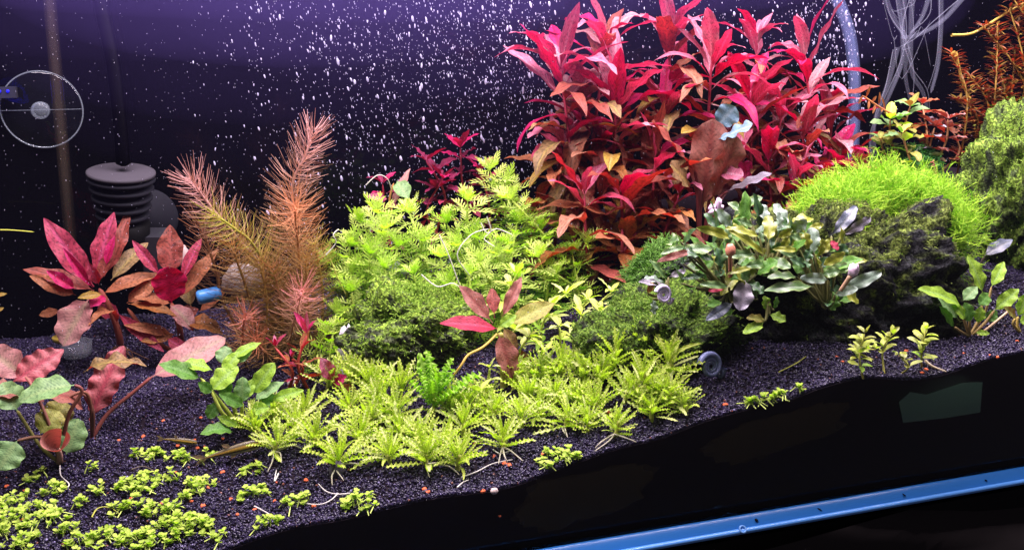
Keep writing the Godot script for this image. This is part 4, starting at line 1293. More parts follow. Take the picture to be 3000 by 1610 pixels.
func needle_plants() -> void:
	var rust := Color(.24, .165, .055)
	var gold := Color(.38, .2, .06)
	var pink := Color(.57, .3, .28)
	var green := Color(.3, .3, .05)
	for r in [
		[Vector3(0.0514, 0.0501, -0.2172), Vector3(0.0593, 0.1244, -0.2283), Vector3(0.0596, 0.1720, -0.2333), Vector3(0.0692, 0.1926, -0.2333), Vector3(0.0741, 0.2044, -0.2333), .020, .0135, rust, pink, 16, "tallest needle-leaved stem, brown below and pink at its leaning tip"],
		[Vector3(0.0391, 0.0509, -0.2187), Vector3(0.0372, 0.1087, -0.2283), Vector3(0.0183, 0.1414, -0.2283), Vector3(0.0039, 0.1624, -0.2243), Vector3(-0.0047, 0.1775, -0.2203), .019, .0145, rust, pink, 15, "leftmost needle-leaved stem, leaning left to a rosy tip"],
		[Vector3(0.0430, 0.0506, -0.2157), Vector3(0.0443, 0.1001, -0.2143), Vector3(0.0303, 0.1355, -0.2123), Vector3(0.0180, 0.1494, -0.2083), Vector3(0.0095, 0.1574, -0.2043), .017, .012, Color(.2, .13, .03), Color(.42, .42, .06), 10, "needle-leaved stem with a yellow-green leaning tip"],
		[Vector3(0.0596, 0.0498, -0.2155), Vector3(0.0610, 0.0976, -0.2183), Vector3(0.0595, 0.1335, -0.2123), Vector3(0.0581, 0.1518, -0.2043), Vector3(0.0571, 0.1618, -0.1943), .021, .018, rust, Color(.58, .24, .12), 13, "needle-leaved stem whose orange star-shaped crown faces the glass"],
		[Vector3(0.0283, 0.0511, -0.2217), Vector3(0.0271, 0.0849, -0.2123), Vector3(0.0220, 0.1119, -0.2083), Vector3(0.0182, 0.1265, -0.2063), Vector3(0.0168, 0.1340, -0.2043), .019, .015, rust, gold, 12, "golden brown needle-leaved stem bending left"],
		[Vector3(0.0471, 0.0498, -0.2104), Vector3(0.0498, 0.0712, -0.2023), Vector3(0.0541, 0.0903, -0.1943), Vector3(0.0559, 0.1016, -0.1883), Vector3(0.0569, 0.1078, -0.1823), .018, .013, rust, Color(.64, .26, .24), 14, "short needle-leaved stem with a round pink crown"],
		[Vector3(0.0195, 0.0488, -0.2137), Vector3(0.0180, 0.0651, -0.2043), Vector3(0.0180, 0.0784, -0.1983), Vector3(0.0189, 0.0865, -0.1943), Vector3(0.0200, 0.0918, -0.1883), .015, .011, rust, Color(.5, .18, .13), 12, "small needle-leaved shoot with a dull pink crown, lowest at the left"],
		[Vector3(0.0380, 0.0495, -0.2057), Vector3(0.0342, 0.0583, -0.2023), Vector3(0.0303, 0.0664, -0.1963), Vector3(0.0277, 0.0713, -0.1923), Vector3(0.0264, 0.0750, -0.1883), .016, .012, rust, Color(.45, .15, .08), 12, "lowest rusty needle-leaved shoot above the green broad leaves"],
		[Vector3(0.0695, 0.0500, -0.2161), Vector3(0.0755, 0.0830, -0.2243), Vector3(0.0755, 0.1066, -0.2243), Vector3(0.0739, 0.1199, -0.2243), Vector3(0.0726, 0.1277, -0.2223), .017, .012, Color(.22, .15, .03), Color(.4, .34, .06), 11, "olive needle-leaved stem nearest the light green mass"],
		[Vector3(0.0359, 0.0518, -0.2308), Vector3(0.0421, 0.0761, -0.2383), Vector3(0.0477, 0.0995, -0.2383), Vector3(0.0476, 0.1231, -0.2383), Vector3(0.0457, 0.1377, -0.2383), .018, .014, Color(.18, .09, .03), rust, 11, "dark brown needle-leaved stem at the back of the group"],
		[Vector3(0.0260, 0.0517, -0.2296), Vector3(0.0071, 0.0922, -0.2343), Vector3(0.0045, 0.1127, -0.2343), Vector3(0.0015, 0.1272, -0.2343), Vector3(-0.0014, 0.1415, -0.2343), .017, .013, Color(.16, .08, .03), Color(.3, .13, .06), 11, "dusky needle-leaved stem behind the glowing crimson leaf"],
		[Vector3(0.0632, 0.0495, -0.2105), Vector3(0.0635, 0.0709, -0.2083), Vector3(0.0635, 0.0919, -0.2063), Vector3(0.0636, 0.1091, -0.2063), Vector3(0.0629, 0.1209, -0.2043), .016, .012, Color(.2, .12, .035), Color(.36, .2, .06), 12, "golden needle-leaved stem right of the round pink crown"],
		[Vector3(0.0310, 0.0511, -0.2208), Vector3(0.0338, 0.0732, -0.2103), Vector3(0.0359, 0.0938, -0.2083), Vector3(0.0349, 0.1109, -0.2083), Vector3(0.0332, 0.1222, -0.2083), .017, .012, Color(.22, .14, .04), Color(.4, .26, .07), 12, "olive needle-leaved stem in the middle of the group"],
		[Vector3(0.0476, 0.0507, -0.2213), Vector3(0.0467, 0.0708, -0.2143), Vector3(0.0458, 0.0884, -0.2143), Vector3(0.0443, 0.1034, -0.2123), Vector3(0.0422, 0.1155, -0.2103), .016, .012, rust, Color(.42, .2, .08), 12, "rusty needle-leaved stem behind the round pink crown"]]:
		needle_stem(r[10], [r[0], r[1], r[2], r[3], r[4]], r[5], r[6], r[7], r[8], r[9])

func fern_plants() -> void:
	# the light green mass, stem by stem
	var rows := [
		[Vector3(0.2080, 0.1760, -0.2450), 1.00, 0.80, "topmost, under the dark red leaves"],
		[Vector3(0.2204, 0.1640, -0.2400), 1.05, 0.50, "leaning right under the topmost shoot"],
		[Vector3(0.1848, 0.1566, -0.2250), 1.00, 1.00, "bright round head right below the crimson stem"],
		[Vector3(0.2177, 0.1566, -0.2200), 1.05, 0.90, "bright head beside the red bush's edge"],
		[Vector3(0.2198, 0.1403, -0.2150), 1.00, 0.10, "darker green head below the one at the bush's edge"],
		[Vector3(0.1196, 0.1491, -0.2350), 1.10, 0.70, "broad head at the upper left of the mass"],
		[Vector3(0.1421, 0.1492, -0.2300), 1.05, 1.00, "bright head below the smallest red-tipped stem"],
		[Vector3(0.1217, 0.1400, -0.2200), 1.05, 1.00, "whitish bright head at the left of the mass"],
		[Vector3(0.1070, 0.1418, -0.2400), 1.00, 0.60, "spreading left edge of the mass, upper"],
		[Vector3(0.0977, 0.1273, -0.2300), 1.05, 0.30, "darker left edge of the mass, middle"],
		[Vector3(0.1478, 0.1311, -0.2150), 1.00, 0.80, "head above the dark gap in the mass"],
		[Vector3(0.1688, 0.1409, -0.2250), 1.00, 0.20, "dark green head in the upper middle of the mass"],
		[Vector3(0.1575, 0.1213, -0.2000), 0.90, 1.00, "pale head in the centre of the mass"],
		[Vector3(0.1890, 0.1302, -0.2150), 0.95, 0.10, "dark green head under the white root tangle"],
		[Vector3(0.2085, 0.1256, -0.2050), 0.95, 0.70, "head right of the white root tangle"],
		[Vector3(0.1838, 0.1181, -0.1900), 0.85, 1.00, "pale yellow head right of the mass centre"],
		[Vector3(0.2387, 0.1331, -0.2150), 1.00, 0.50, "head right of the bush's foot"],
		[Vector3(0.2565, 0.1335, -0.2200), 0.95, 0.20, "green head before the bush's lower left leaves"],
		[Vector3(0.2283, 0.1185, -0.1900), 1.05, 1.00, "largest bright head at the right of the mass"],
		[Vector3(0.2715, 0.1232, -0.2050), 1.05, 1.00, "bright head farthest right, under the low red crowns"],
		[Vector3(0.2587, 0.1165, -0.2000), 0.90, 0.20, "dark green head left of the farthest right one"],
		[Vector3(0.0964, 0.1102, -0.2150), 1.05, 0.40, "left edge of the mass, low"],
		[Vector3(0.0931, 0.1011, -0.2000), 1.00, 0.70, "lowest head at the left, beside the mossy rock"],
		[Vector3(0.1172, 0.1162, -0.2000), 0.90, 0.30, "head above the mossy rock's left shoulder"],
		[Vector3(0.1365, 0.1118, -0.1950), 0.85, 0.30, "head over the mossy rock's top"],
		[Vector3(0.1598, 0.1052, -0.1850), 0.90, 0.10, "vivid green head at the mossy rock's right shoulder"],
		[Vector3(0.1744, 0.1113, -0.1850), 0.85, 0.70, "head above the brown pointed leaves"],
		[Vector3(0.2083, 0.1069, -0.1800), 0.90, 0.90, "head behind the red and green sword-leaved plant"],
		[Vector3(0.2405, 0.1062, -0.1850), 0.85, 0.40, "low head under the largest bright one"],
		[Vector3(0.1996, 0.1207, -0.2000), 0.90, 0.90, "pale head right of the mass centre, upper"],
		[Vector3(0.0817, 0.0862, -0.2000), 0.95, 0.80, "pale shoot beside the pink needle crown"],
		[Vector3(0.0730, 0.0755, -0.1900), 0.85, 0.90, "lowest pale shoot before the needle-leaved stems"],
		[Vector3(0.0850, 0.1153, -0.2350), 0.95, 0.30, "dim shoot between the needle leaves and the mass"],
		[Vector3(0.1296, 0.1282, -0.2150), 0.90, 0.40, "green head between the two whitish ones"],
		[Vector3(0.1725, 0.1264, -0.2100), 0.90, 0.50, "head left of the white root tangle"],
		[Vector3(0.1086, 0.1249, -0.2100), 1.00, 0.20, "dark green head above the gap at the left"]]
	for r in rows:
		var a: Vector3 = r[0]
		var foot := on_bed(a.x + rng.randfn(.004, .012), a.z + rng.randfn(0, .008), -.002)
		if foot.y > a.y - .012:
			foot.y = a.y - .02
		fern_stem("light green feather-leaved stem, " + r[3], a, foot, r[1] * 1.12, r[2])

func centre_plants() -> void:
	# red and green sword-leaved plant on the mossy rock's right
	var e := Vector3(0.1808, 0.0654, -0.1287)
	e.y = bed(e.x, e.z)
	e = Vector3(0.1779, 0.0705, -0.1141)
	e.y = bed(e.x, e.z)
	var t := thing("sword_leaf_plant", "sword-leaved plant with one crimson and several brown leaves, right of the rounded mossy rock", "aquatic plant", e)
	stalk(t, [e, Vector3(0.1763, 0.0801, -0.1141), Vector3(0.1752, 0.0897, -0.1141)], .0026, .002, Color(.3, .28, .06))
	leaves(t, [
		[Vector3(0.1736, 0.0922, -0.1141), Vector3(0.1353, 0.1066, -0.1021), .0125, "crimson", {"face": Vector3(.1, .8, .6), "bend": .15, "wave": .06}],
		[Vector3(0.1710, 0.0956, -0.1161), Vector3(0.1518, 0.1214, -0.1221), .0125, "dusky", {"face": Vector3(.3, .4, .9), "pet": .15, "bend": .1}],
		[Vector3(0.1727, 0.0981, -0.1181), Vector3(0.1742, 0.1167, -0.1281), .0088, "brown", {"pet": .2}],
		[Vector3(0.1781, 0.0987, -0.1181), Vector3(0.1950, 0.1232, -0.1281), .0082, "dusky", {"wave": .3, "fold": .5}],
		[Vector3(0.1817, 0.0944, -0.1141), Vector3(0.2138, 0.1071, -0.1161), .0135, "yellowgreen", {"face": Vector3(-.1, .7, .7), "bend": .12}],
		[Vector3(0.1729, 0.0892, -0.1101), Vector3(0.1794, 0.0614, -0.1021), .0152, "dusky", {"face": Vector3(.1, .35, .95), "arch": .08, "bend": .0, "po": .6}],
		[Vector3(0.1765, 0.0928, -0.1121), Vector3(0.1867, 0.0769, -0.1081), .0105, "olive", {"face": Vector3(.3, .6, .8), "bend": .2}],
		[Vector3(0.1726, 0.0952, -0.1081), Vector3(0.1834, 0.1032, -0.1061), .0075, "green", {"bend": .2}],
		[Vector3(0.1904, 0.0739, -0.1241), Vector3(0.2009, 0.0529, -0.1201), .0105, "olive", {"bend": .05}]])
	stalk(t, [Vector3(0.1718, 0.0899, -0.1101), Vector3(0.1596, 0.0857, -0.1001), Vector3(0.1483, 0.0836, -0.0941), Vector3(0.1426, 0.0788, -0.0901), Vector3(0.1349, 0.0693, -0.0901)], .0009, .0007, Color(.36, .24, .05), "runner")
	# light green small-leaved stems beside it
	var rows := [
		[Vector3(0.1951, 0.0834, -0.1150), 0.0160, "in front of the yellow-green sword leaf"],
		[Vector3(0.2166, 0.0890, -0.1150), 0.0165, "below the yellow-green sword leaf's tip"],
		[Vector3(0.2338, 0.0934, -0.1200), 0.0155, "beside the sloping mossy rock"],
		[Vector3(0.2007, 0.0781, -0.1000), 0.0150, "lowest before the sloping rock's shadow"],
		[Vector3(0.2688, 0.0993, -0.1500), 0.0165, "farthest right, at the foot of the mossy ridge"],
		[Vector3(0.2345, 0.1007, -0.1500), 0.0190, "with tall pointed leaves left of the mossy ridge"],
		[Vector3(0.2191, 0.0947, -0.1400), 0.0165, "behind the yellow-green sword leaf's tip"],
		[Vector3(0.2513, 0.0918, -0.1300), 0.0150, "below the farthest right one"],
		[Vector3(0.1639, 0.0713, -0.1000), 0.0110, "small, under the hanging brown leaf's left side"],
		[Vector3(0.1527, 0.0621, -0.0850), 0.0145, "among the rosettes below the rounded rock"],
		[Vector3(0.2218, 0.0838, -0.1050), 0.0140, "rightmost above the shaded rock face"],
		[Vector3(0.2033, 0.1138, -0.1650), 0.0165, "with two bright oval leaves above the brown leaves"],
		[Vector3(0.2047, 0.0904, -0.1350), 0.0140, "tucked behind the sword-leaved plant"],
		[Vector3(0.2513, 0.0950, -0.1500), 0.0140, "between the pointed-leaved one and the ridge"]]
	for r in rows:
		var a: Vector3 = r[0]
		var foot := on_bed(a.x + rng.randfn(0, .004), a.z + rng.randfn(-.004, .003), -.002)
		if foot.y > a.y - .012:
			foot.y = a.y - .016
		stem_plant("small_leaf_plant", "light green small-leaved stem, " + r[2], "aquatic plant", a, foot, r[1], {"group": "light green small-leaved stems beside the sword-leaved plant", "top_pal": ["lime", "limey"], "mid_pal": ["lime", "limey", "limedark"], "low_pal": ["limedark", "lime"], "wide": .36, "nodes": 5, "span": 5.0, "step": .0085, "top": 46.0, "low": -8.0, "per": 4, "r": .0011, "stem": Color(.3, .32, .06), "stem1": Color(.42, .5, .1), "nu": 8, "wavy": .6})
	# small red-orange stems left of the rounded mossy rock
	for r in [[Vector3(0.0581, 0.0828, -0.1687), Vector3(0.0562, 0.0457, -0.1690), .024, "tall", "tallest red-orange stem with narrow leaves, left of the rounded mossy rock"], [Vector3(0.0374, 0.0748, -0.1727), Vector3(0.0451, 0.0457, -0.1727), .017, "", "smaller pink-tipped red stem left of the tallest red-orange one"], [Vector3(0.0469, 0.0687, -0.1647), Vector3(0.0486, 0.0453, -0.1767), .010, "", "tiny pink-tipped red shoot between the red-orange stems"]]:
		stem_plant("small_red_stem", r[4], "aquatic plant", r[0], r[1], r[2], {"group": "small red stems left of the rounded rock", "top_pal": ["pink", "rose", "magenta"], "mid_pal": ["rust", "orange", "rose"], "low_pal": ["rust", "orange"], "per": 3, "nodes": 4, "wide": .26, "span": 4.0, "step": .0095, "top": 62.0, "low": 0.0, "stem": Color(.3, .05, .03), "stem1": Color(.4, .06, .05), "r": .0013})
	var pb := Vector3(0.0743, 0.0480, -0.1491)
	t = thing("pink_leaf_sprig", "single pink leaf with a magenta young leaf lying by the front rosettes", "aquatic plant", pb)
	hero(t, pb + Vector3(-.003, .009, .002), pb + Vector3(-.010, .026, .006), .010, "pink", {"face": Vector3(.2, .3, 1)})
	hero(t, pb + Vector3(-.003, .008, .004), pb + Vector3(.004, .014, .009), .007, "magenta", {"bend": .2})
	hero(t, pb + Vector3(-.002, .006, .004), pb + Vector3(.012, .004, .009), .005, "orange", {"bend": .2})
	stalk(t, [pb, pb + Vector3(-.002, .005, .002), pb + Vector3(-.003, .009, .003)], .0011, .0009, Color(.35, .06, .05))
	# green broad-leaved plant at left of the rosettes
	var g := Vector3(0.0112, 0.0378, -0.1306)
	t = thing("green_leaf_plant", "bushy plant of smooth bright green oval leaves at the left end of the curly rosettes", "aquatic plant", g)
	leaves(t, [
		[Vector3(-0.0102, 0.0751, -0.1266), Vector3(-0.0306, 0.0906, -0.1186), .012, "deep", {"face": Vector3(.1, .8, .6), "bend": .15}],
		[Vector3(-0.0032, 0.0780, -0.1306), Vector3(-0.0196, 0.0881, -0.1286), .0105, "green", {"bend": .3, "face": Vector3(.1, .9, .4)}],
		[Vector3(-0.0041, 0.0677, -0.1226), Vector3(0.0107, 0.0825, -0.1266), .0135, "green", {"face": Vector3(-.4, .6, .8), "po": .6, "bend": .25}],
		[Vector3(0.0028, 0.0799, -0.1346), Vector3(0.0063, 0.0897, -0.1406), .0105, "mint", {"po": .6}],
		[Vector3(0.0077, 0.0819, -0.1346), Vector3(0.0260, 0.0931, -0.1366), .0075, "green", {"bend": .2, "face": Vector3(-.3, .7, .5)}],
		[Vector3(0.0089, 0.0800, -0.1346), Vector3(0.0214, 0.0879, -0.1366), .008, "mint", {}],
		[Vector3(0.0197, 0.0599, -0.1306), Vector3(0.0329, 0.0790, -0.1306), .0115, "green", {"face": Vector3(-.5, .3, .9), "po": .55, "bend": .15}],
		[Vector3(0.0129, 0.0572, -0.1246), Vector3(0.0140, 0.0729, -0.1266), .0098, "mint", {"po": .6}],
		[Vector3(0.0137, 0.0575, -0.1276), Vector3(0.0205, 0.0695, -0.1326), .008, "green", {}],
		[Vector3(0.0203, 0.0571, -0.1266), Vector3(0.0377, 0.0686, -0.1266), .0092, "mint", {"face": Vector3(-.3, .8, .5)}],
		[Vector3(0.0297, 0.0567, -0.1246), Vector3(0.0494, 0.0637, -0.1206), .0075, "green", {"bend": .25}],
		[Vector3(0.0138, 0.0565, -0.1206), Vector3(0.0010, 0.0680, -0.1146), .0082, "deep", {"bend": .2}],
		[Vector3(-0.0042, 0.0674, -0.1206), Vector3(-0.0109, 0.0757, -0.1166), .007, "deep", {}],
		[Vector3(-0.0084, 0.0503, -0.1226), Vector3(-0.0010, 0.0597, -0.1226), .0085, "deep", {"po": .6}],
		[Vector3(0.0059, 0.0421, -0.1166), Vector3(-0.0119, 0.0476, -0.1106), .0098, "deep", {"arch": .12, "face": Vector3(0, 1, .4), "po": .6}],
		[Vector3(0.0097, 0.0449, -0.1186), Vector3(-0.0018, 0.0534, -0.1166), .006, "green", {"bend": .15}],
		[Vector3(0.0028, 0.0755, -0.1286), Vector3(0.0132, 0.0878, -0.1346), .009, "green", {}],
		[Vector3(0.0040, 0.0614, -0.1246), Vector3(0.0028, 0.0755, -0.1286), .009, "deep", {"po": .6}],
		[Vector3(0.0224, 0.0540, -0.1246), Vector3(0.0324, 0.0599, -0.1266), .0085, "deep", {}],
		[Vector3(0.0173, 0.0543, -0.1186), Vector3(0.0270, 0.0574, -0.1126), .008, "green", {"bend": .25}],
		[Vector3(0.0145, 0.0461, -0.1206), Vector3(0.0239, 0.0490, -0.1166), .0075, "deep", {}]])
	for q in [[Vector3(-0.0042, 0.0672, -0.1226), Vector3(0.0010, 0.0530, -0.1206)], [Vector3(0.0129, 0.0572, -0.1246), Vector3(0.0121, 0.0479, -0.1266)], [Vector3(0.0205, 0.0572, -0.1306), Vector3(0.0155, 0.0467, -0.1286)], [Vector3(0.0032, 0.0786, -0.1346), Vector3(0.0064, 0.0589, -0.1306)], [Vector3(-0.0102, 0.0751, -0.1266), Vector3(-0.0017, 0.0621, -0.1246)]]:
		stalk(t, [g, q[1], q[0]], .0015, .001, Color(.3, .36, .06))

func right_plants() -> void:
	# green plant standing in the gravel at right
	var g := Vector3(0.4824, 0.0794, -0.0393)
	var t := thing("green_leaf_plant", "bright green broad-leaved plant standing before the pale boulder at right", "aquatic plant", g)
	leaves(t, [
		[Vector3(0.4689, 0.1025, -0.0353), Vector3(0.4337, 0.1230, -0.0293), .0118, "green", {"face": Vector3(.3, .7, .6), "bend": .2, "po": .65}],
		[Vector3(0.4926, 0.1080, -0.0433), Vector3(0.4860, 0.1331, -0.0493), .0125, "green", {"face": Vector3(.2, .2, 1), "po": .6}],
		[Vector3(0.4957, 0.1129, -0.0393), Vector3(0.5114, 0.1289, -0.0453), .0085, "green", {"face": Vector3(-.5, .3, .8)}],
		[Vector3(0.4696, 0.1065, -0.0353), Vector3(0.4777, 0.1163, -0.0333), .0085, "mint", {"face": Vector3(-.1, .9, .5)}],
		[Vector3(0.4986, 0.0966, -0.0373), Vector3(0.5212, 0.1108, -0.0393), .0098, "green", {"face": Vector3(-.4, .6, .8), "wave": .25}],
		[Vector3(0.4847, 0.1011, -0.0373), Vector3(0.4959, 0.1090, -0.0393), .0085, "deep", {}],
		[Vector3(0.4644, 0.0887, -0.0353), Vector3(0.4503, 0.1052, -0.0313), .0068, "deep", {}],
		[Vector3(0.4714, 0.0947, -0.0333), Vector3(0.4592, 0.1055, -0.0293), .008, "green", {"bend": .25}],
		[Vector3(0.4751, 0.0916, -0.0333), Vector3(0.4725, 0.1049, -0.0353), .0095, "deep", {"po": .6}],
		[Vector3(0.4818, 0.0904, -0.0333), Vector3(0.4834, 0.1018, -0.0333), .008, "green", {}],
		[Vector3(0.4791, 0.0846, -0.0313), Vector3(0.4880, 0.0850, -0.0273), .004, "green", {"bend": .2}],
		[Vector3(0.4923, 0.0894, -0.0373), Vector3(0.5019, 0.0963, -0.0373), .0075, "deep", {}],
		[Vector3(0.4687, 0.0938, -0.0373), Vector3(0.4543, 0.1100, -0.0373), .009, "mint", {"bend": .2}]])
	for q in [[Vector3(0.4926, 0.1080, -0.0433), Vector3(0.4896, 0.0941, -0.0393)], [Vector3(0.4986, 0.0966, -0.0373), Vector3(0.4909, 0.0876, -0.0373)], [Vector3(0.4689, 0.1025, -0.0353), Vector3(0.4731, 0.0912, -0.0353)], [Vector3(0.4957, 0.1129, -0.0393), Vector3(0.4932, 0.0965, -0.0393)], [Vector3(0.4767, 0.0936, -0.0353), Vector3(0.4775, 0.0880, -0.0353)], [Vector3(0.4650, 0.0887, -0.0353), Vector3(0.4715, 0.0845, -0.0353)]]:
		stalk(t, [g, q[1], q[0]], .0011, .0008, Color(.36, .26, .1))
	stalk(t, [g + Vector3(.004, .001, .003), Vector3(0.4922, 0.0867, -0.0333), Vector3(0.5046, 0.0993, -0.0293)], .0011, .0008, Color(.5, .36, .22), "runner")
	var h := Vector3(0.5110, 0.0834, -0.0262)
	t = thing("green_leaf_plant", "small yellowing green plant cut off by the right edge", "aquatic plant", h)
	leaves(t, [
		[Vector3(0.5078, 0.0947, -0.0262), Vector3(0.5146, 0.1105, -0.0262), .010, "green", {}],
		[Vector3(0.5025, 0.0950, -0.0222), Vector3(0.4893, 0.1053, -0.0182), .0065, "yellowgreen", {}],
		[Vector3(0.5056, 0.0919, -0.0222), Vector3(0.5122, 0.0952, -0.0182), .008, "green", {"bend": .2}]])
	stalk(t, [h, Vector3(0.5081, 0.0892, -0.0262), Vector3(0.5078, 0.0947, -0.0262)], .0011, .0008, Color(.4, .3, .08))
	stalk(t, [h, Vector3(0.5026, 0.0903, -0.0242), Vector3(0.5018, 0.0950, -0.0222)], .0011, .0008, Color(.4, .3, .08))
	# two grey leaves before the pale boulder
	var db := Vector3(0.5423, 0.1061, -0.1000)
	t = thing("grey_leaf_plant", "pair of dark grey glossy leaves before the pale boulder", "aquatic plant", db)
	leaves(t, [[Vector3(0.5336, 0.1207, -0.1000), Vector3(0.5224, 0.1410, -0.1000), .0085, "slate", {"face": Vector3(.4, .5, .8)}], [Vector3(0.5452, 0.1179, -0.0980), Vector3(0.5657, 0.1314, -0.0940), .0105, "slate", {"face": Vector3(-.2, .8, .5)}]])
	stalk(t, [db, Vector3(0.5336, 0.1207, -0.1000)], .0009, .0008, Color(.1, .08, .06))
	stalk(t, [db, Vector3(0.5452, 0.1179, -0.0980)], .0009, .0008, Color(.1, .08, .06))
	# little leafy sprigs in the gravel
	for r in [[Vector3(0.3725, 0.0732, -0.0062), Vector3(0.3720, 0.1015, -0.0080), .0102, "leftmost leafy yellow-green sprig standing in the gravel at right"], [Vector3(0.3932, 0.0722, -0.0128), Vector3(0.3942, 0.0977, -0.0100), .010, "branched leafy sprig between two others in the gravel at right"], [Vector3(0.4060, 0.0704, -0.0125), Vector3(0.3996, 0.0847, -0.0090), .0085, "shortest leafy sprig, in front of the branched one"], [Vector3(0.4240, 0.0711, -0.0160), Vector3(0.4207, 0.0982, -0.0120), .0105, "rightmost leafy sprig with a brown tip and pale runner"], [Vector3(0.3984, 0.0744, -0.0306), Vector3(0.3862, 0.0881, -0.0140), .0075, "tiny side shoot beside the leftmost leafy sprig"]]:
		stem_plant("leafy_sprig", r[3], "aquatic plant", r[1], r[0], r[2], {"group": "leafy sprigs in the gravel at right", "top_pal": ["straw", "lime"], "mid_pal": ["lime", "limey", "straw"], "low_pal": ["limedark", "lime"], "wide": .55, "nodes": 9, "span": 8.0, "step": .0036, "top": 50.0, "low": 10.0, "per": 3, "nu": 7, "r": .0007, "po": .55, "young": .6, "stem": Color(.36, .34, .08), "stem1": Color(.42, .42, .1), "wavy": .4})
	var rt := thing("pale_runner", "pale root lying on the gravel right of the leafy sprigs", "root", Vector3(0.4311, 0.0722, -0.0184))
	stalk(rt, [Vector3(0.4274, 0.0757, -0.0172), Vector3(0.4295, 0.0729, -0.0131), Vector3(0.4351, 0.0706, -0.0063)], .0009, .0006, Color(.5, .42, .28), "strand", M.root)
	# stems in the upper right
	var zt := 0
	var stems := [
		[Vector3(0.6712, 0.2392, -0.2000), Vector3(0.6490, 0.3136, -0.2150), "leaning left out of the right edge, highest"],
		[Vector3(0.6697, 0.1958, -0.2000), Vector3(0.6882, 0.2551, -0.2150), "short and dense at the right edge above the boulder"],
		[Vector3(0.6520, 0.1997, -0.2000), Vector3(0.6409, 0.2290, -0.2150), "tilted low over the boulder's shoulder"],
		[Vector3(0.6398, 0.1967, -0.2000), Vector3(0.6671, 0.2386, -0.2150), "short, between the boulder and the corner"],
		[Vector3(0.6235, 0.1939, -0.2000), Vector3(0.6233, 0.2059, -0.2150), "tiny, at the boulder's left shoulder"],
		[Vector3(0.6831, 0.2190, -0.2000), Vector3(0.6662, 0.2848, -0.2150), "thick with leaves at the right edge, middle height"],
		[Vector3(0.6723, 0.1957, -0.2000), Vector3(0.6285, 0.2847, -0.2150), "standing at the picture's upper right corner"],
		[Vector3(0.6638, 0.2061, -0.2000), Vector3(0.6557, 0.2977, -0.2150), "next to the corner, its tip reaching the top"],
		[Vector3(0.6483, 0.1965, -0.2000), Vector3(0.6449, 0.2587, -0.2150), "before the corner group, of middle height"],
		[Vector3(0.6788, 0.2191, -0.2000), Vector3(0.6687, 0.3107, -0.2150), "at the very right edge"],
		[Vector3(0.6314, 0.1970, -0.2000), Vector3(0.6222, 0.2425, -0.2150), "short, above the pale boulder"],
		[Vector3(0.6568, 0.1962, -0.2000), Vector3(0.6676, 0.2652, -0.2150), "behind the pale boulder's top"],
		[Vector3(0.6767, 0.2058, -0.2000), Vector3(0.6843, 0.2783, -0.2150), "half cut off by the right edge"],
		[Vector3(0.6189, 0.1973, -0.2000), Vector3(0.6105, 0.2229, -0.2150), "lowest, leaning left over the pale boulder"],
		[Vector3(0.6065, 0.1977, -0.2000), Vector3(0.5998, 0.2622, -0.2150), "yellowish bare one leaning left of the corner group"],
		[Vector3(0.6383, 0.2067, -0.2000), Vector3(0.6451, 0.2848, -0.2150), "thin, in the middle of the corner group"]]
	for r in stems:
		var n := thing("thin_leaf_stem", "orange-brown stem with tiny narrow leaves, " + r[2], "aquatic plant", r[0], "brown thin-leaved stems in the upper right")
		var path := spline([Vector3(.0, -.04, 0), Vector3(rng.randfn(0, .004), (r[1].y - r[0].y) * .4, 0), r[1] - r[0]], 10)
		var s := Shape.new()
		tube(s, path, .0008, .0006, 6, Color(.28, .14, .04), Color(.4, .28, .06))
		part(n, "stem", s.mesh(M.stem))
		var lf := Shape.new()
		for k in range(3, path.size()):
			for j in 8:
				var an: float = TAU * j / 8.0 + k + rng.randfn(0, .3)
				var d := Vector3(cos(an), .55 + rng.randfn(0, .3), sin(an))
				var at := path[k].lerp(path[k - 1], rng.randf())
				leaf_into(lf, rng.randf_range(.008, .013), .0021, PAL[["rust", "ochre", "olive", "ochre"][rng.randi() % 4]], {"nu": 4, "thin": true, "bend": .2, "wave": .0}, Transform3D(frame(d, Vector3.UP), at))
		tag(part(n, "leaves", lf.mesh(M.redb)), "", "", "", "stuff")
	# horizontal branches across the corner
	for r in [[Vector3(0.6036, 0.2757, -0.2200), Vector3(0.6260, 0.2776, -0.2200), Vector3(0.6532, 0.2913, -0.2200), Vector3(0.6808, 0.3046, -0.2200), "long yellowish branch crossing the upper right corner"], [Vector3(0.6096, 0.2621, -0.2200), Vector3(0.6190, 0.2391, -0.2200), Vector3(0.6289, 0.2222, -0.2200), Vector3(0.6244, 0.2096, -0.2100), "bare yellow-green stem hanging above the pale boulder"]]:
		var n := thing("thin_branch", r[4], "aquatic plant", r[1])
		stalk(n, [r[0], r[1], r[2], r[3]], .0012, .001, Color(.4, .28, .06))
		var lf := Shape.new()
		for j in 22:
			var at: Vector3 = r[1].lerp(r[3], rng.randf()) - n.position
			leaf_into(lf, .009, .0014, PAL.ochre, {"nu": 4, "thin": true, "bend": .2, "wave": .0}, Transform3D(frame(Vector3(rng.randfn(), .5, rng.randfn()), Vector3.UP), at))
		tag(part(n, "leaves", lf.mesh(M.redb)), "", "", "", "stuff")
